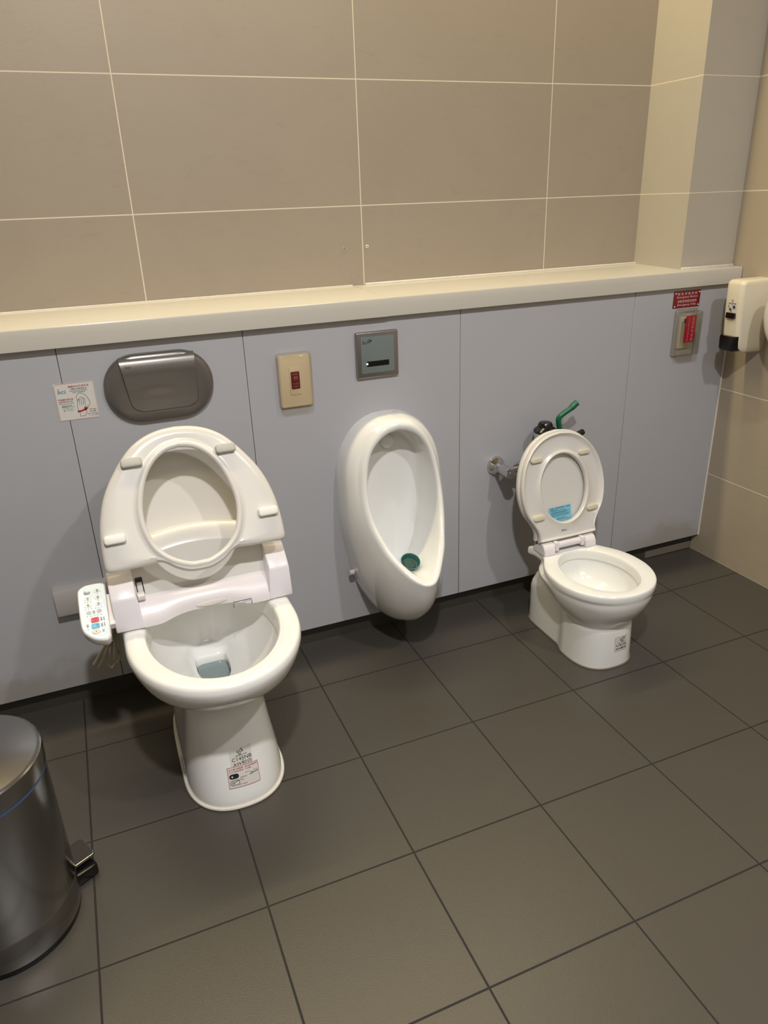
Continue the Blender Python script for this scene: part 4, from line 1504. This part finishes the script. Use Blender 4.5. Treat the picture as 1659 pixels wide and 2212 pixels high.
t = thing('emergency_button', 'emergency push button with red label in a clear box, below the red sign', 'call button', (1.898, 0, 0.795))
prism('back_plate', rrect(-0.0400, 0.0400, -0.0690, 0.0690, 0.004), 0, 0.006, M['grey_box'], t, 0.0015, 2, T=XZ)
sw = prism('switch', rrect(-0.0300, 0.0100, -0.0450, 0.0500, 0.002), 0.006, 0.014, M['cream'], t, 0.001, 2, T=XZ)
prism('push_key', rrect(-0.0160, 0.0, 0.0330, 0.0460, 0.001), 0.014, 0.020, M['black'], sw, T=XZ)
cv = clear_cover('clear_cover', -0.0370, 0.0370, -0.0640, 0.0660, 0.036, t, M['clear'], 0.006, 0.002, 0.007)
bm = bmesh.new()
add_prism(bm, [(-0.0345, -0.0225), (0.0055, -0.0230), (0.0055, 0.0570), (-0.0345, 0.0570)], 0.0362, 0.0367)
rl = finish('red_label', bm, mat('red_label', (150, 20, 34), 0.35), cv, T=Matrix.Translation((0.0035, 0, 0)) @ XZ, label='red warning label')
bm = bmesh.new()
text_bm(bm, '緊急求救按鈕', 0.0000, 0.0170, 0.0720, 0.0100, 0.0371, 0, 90)
text_bm(bm, 'Emergency Button', -0.0160, 0.0170, 0.0700, 0.0075, 0.0371, 0, 90)
flat('lettering', bm, mat('rose_print', (206, 120, 128), 0.5), rl, T=Matrix.Translation((-0.002, 0, 0)) @ XZ)

# ------------------------------------------------------------------ soap dispenser on the right wall
D = thing('soap_dispenser', 'cream wall soap dispenser with black push bar on the right wall', 'dispenser', (XR, -0.108, 0.745))


def rr3(x, y0, y1, r, z, back=0.0):
    """plan section: rounded towards the room (-x), flat on the wall"""
    pts = []
    for cy, a0 in ((y1 - r, 90), (y0 + r, 180)):
        for k in range(7):
            a = rad(a0 + 90 * k / 6)
            pts.append((x + r + r * math.cos(a), cy + r * math.sin(a), z))
    pts = [(0.0, y1, z)] + pts + [(0.0, y0, z)]
    return pts


bm = bmesh.new()
secs = [(-0.060, -0.026, 0.030, 0.010, -0.004), (-0.092, -0.029, 0.030, 0.012, 0.003), (-0.104, -0.031, 0.031, 0.013, 0.014), (-0.108, -0.0315, 0.0315, 0.014, 0.030), (-0.110, -0.032, 0.032, 0.014, 0.050),
        (-0.117, -0.032, 0.032, 0.013, 0.130), (-0.119, -0.032, 0.032, 0.013, 0.196), (-0.1165, -0.0315, 0.0315, 0.013, 0.204), (-0.110, -0.029, 0.029, 0.012, 0.209), (-0.090, -0.022, 0.022, 0.010, 0.2105)]
add_loft(bm, [rr3(x, a, b, r, z) for x, a, b, r, z in secs], True, True)
dsp = finish('casing', bm, M['cream'], D, angle=50)
bm = bmesh.new()
add_loft(bm, [rr3(x, a, b, r, z) for x, a, b, r, z in ((-0.100, -0.024, 0.026, 0.006, 0.004), (-0.119, -0.027, 0.028, 0.008, 0.006), (-0.1225, -0.028, 0.029, 0.009, 0.012), (-0.1230, -0.029, 0.030, 0.009, 0.040), (-0.1215, -0.029, 0.030, 0.009, 0.049),
                                                     (-0.100, -0.029, 0.030, 0.009, 0.0495))], True, True)
finish('push_bar', bm, M['black'], D, angle=50)
FX = frame((-0.1195, 0, 0), (0, -1, 0), (0.03, 0, 1))      # seen from the room: x to the right is -y
bm = bmesh.new()
add_prism(bm, rrect(-0.016, 0.016, 0.1010, 0.1170, 0.001), -0.004, 0.0050)
finish('level_window', bm, M['black'], D, T=FX)
bm = bmesh.new()
add_strokes(bm, [[(-0.013, 0.1440), (-0.004, 0.1440)], [(0.004, 0.1440), (0.015, 0.1440)], [(-0.002, 0.1440), (0.002, 0.1440)]], 0.0018, 0.0038)
add_strokes(bm, [[(0, 0.1490), (0.003, 0.1520), (0, 0.1550), (-0.003, 0.1520), (0, 0.1490)], [(0, 0.138), (0, 0.147)], catmull([(-0.013, 0.139), (-0.009, 0.136), (-0.013, 0.132)], 4),
                 catmull([(-0.008, 0.131), (-0.003, 0.127), (0.001, 0.122), (0.002, 0.119)], 4)], 0.0014, 0.0040)
add_poly(bm, ellipse(0.009, 0.1345, 0.0050, 0.0045, 18), 0.0040)
add_poly(bm, ellipse(-0.004, 0.1270, 0.0040, 0.0035, 14), 0.0040)
flat('logo', bm, M['navy'], D, T=FX)

# round paper dispenser whose edge shows at the right border
R = thing('paper_dispenser', 'round white paper dispenser at the right edge, beside the soap dispenser', 'dispenser', (XR, -0.322, 0.872))
TR_ = frame((0, 0, 0), (0, -1, 0), (0, 0, 1))
lathe('drum', [(0.122, 0), (0.128, 0.004), (0.128, 0.075), (0.122, 0.090), (0.105, 0.100), (0.04, 0.104), (0.01, 0.104)], M['pad_white'], R, 56, TR_)
lathe('lock', [(0.012, 0.103), (0.012, 0.107), (0.005, 0.108)], M['grey_box'], R, 20, TR_ @ Matrix.Translation((0, 0.07, 0)))

# ------------------------------------------------------------------ pedal bin at the left border
B = thing('pedal_bin', 'stainless steel pedal bin at the left edge of the floor', 'bin', (-0.146, -0.62, 0))
lathe('body', [(0.120, 0.012), (0.1235, 0.013), (0.1240, 0.016), (0.1240, 0.070), (0.1232, 0.0715), (0.1240, 0.073), (0.1240, 0.330), (0.120, 0.332)], M['steel'], B, 72)
lathe('base_ring', [(0.119, 0.0), (0.1225, 0.001), (0.1225, 0.012), (0.119, 0.013)], M['black'], B, 64)
lathe('blue_band', [(0.1225, 0.329), (0.1250, 0.330), (0.1250, 0.336), (0.1225, 0.337)], M['blue_band'], B, 72)
ld = lathe('lid', [(0.122, 0.336), (0.1262, 0.337), (0.1262, 0.366), (0.1255, 0.3705), (0.1230, 0.3725), (0.1205, 0.3720), (0.1170, 0.3725), (0.095, 0.3765), (0.060, 0.3800), (0.020, 0.3815), (0.004, 0.3816)], M['steel'], B, 72)
a = rad(28)
TP = Matrix.Rotation(a, 4, 'Z')
pd = prism('pedal', rrect(0.110, 0.164, -0.028, 0.028, 0.008), 0.040, 0.0455, M['steel'], B, 0.001, 2, T=TP)
bm = bmesh.new()
add_prism(bm, rrect(0.112, 0.1615, -0.0255, 0.0255, 0.006), 0.0455, 0.0475, 0.0006, 1)
finish('pedal_tread', bm, mat('ribbed_dark_rubber', (48, 42, 40), 0.7, bump=0.8, bscale=400), pd, T=TP)
bm = bmesh.new()
add_box(bm, (0.105, -0.040, 0.004), (0.158, -0.004, 0.030), 0.003)
finish('pedal_bracket', bm, M['black'], B, T=TP)
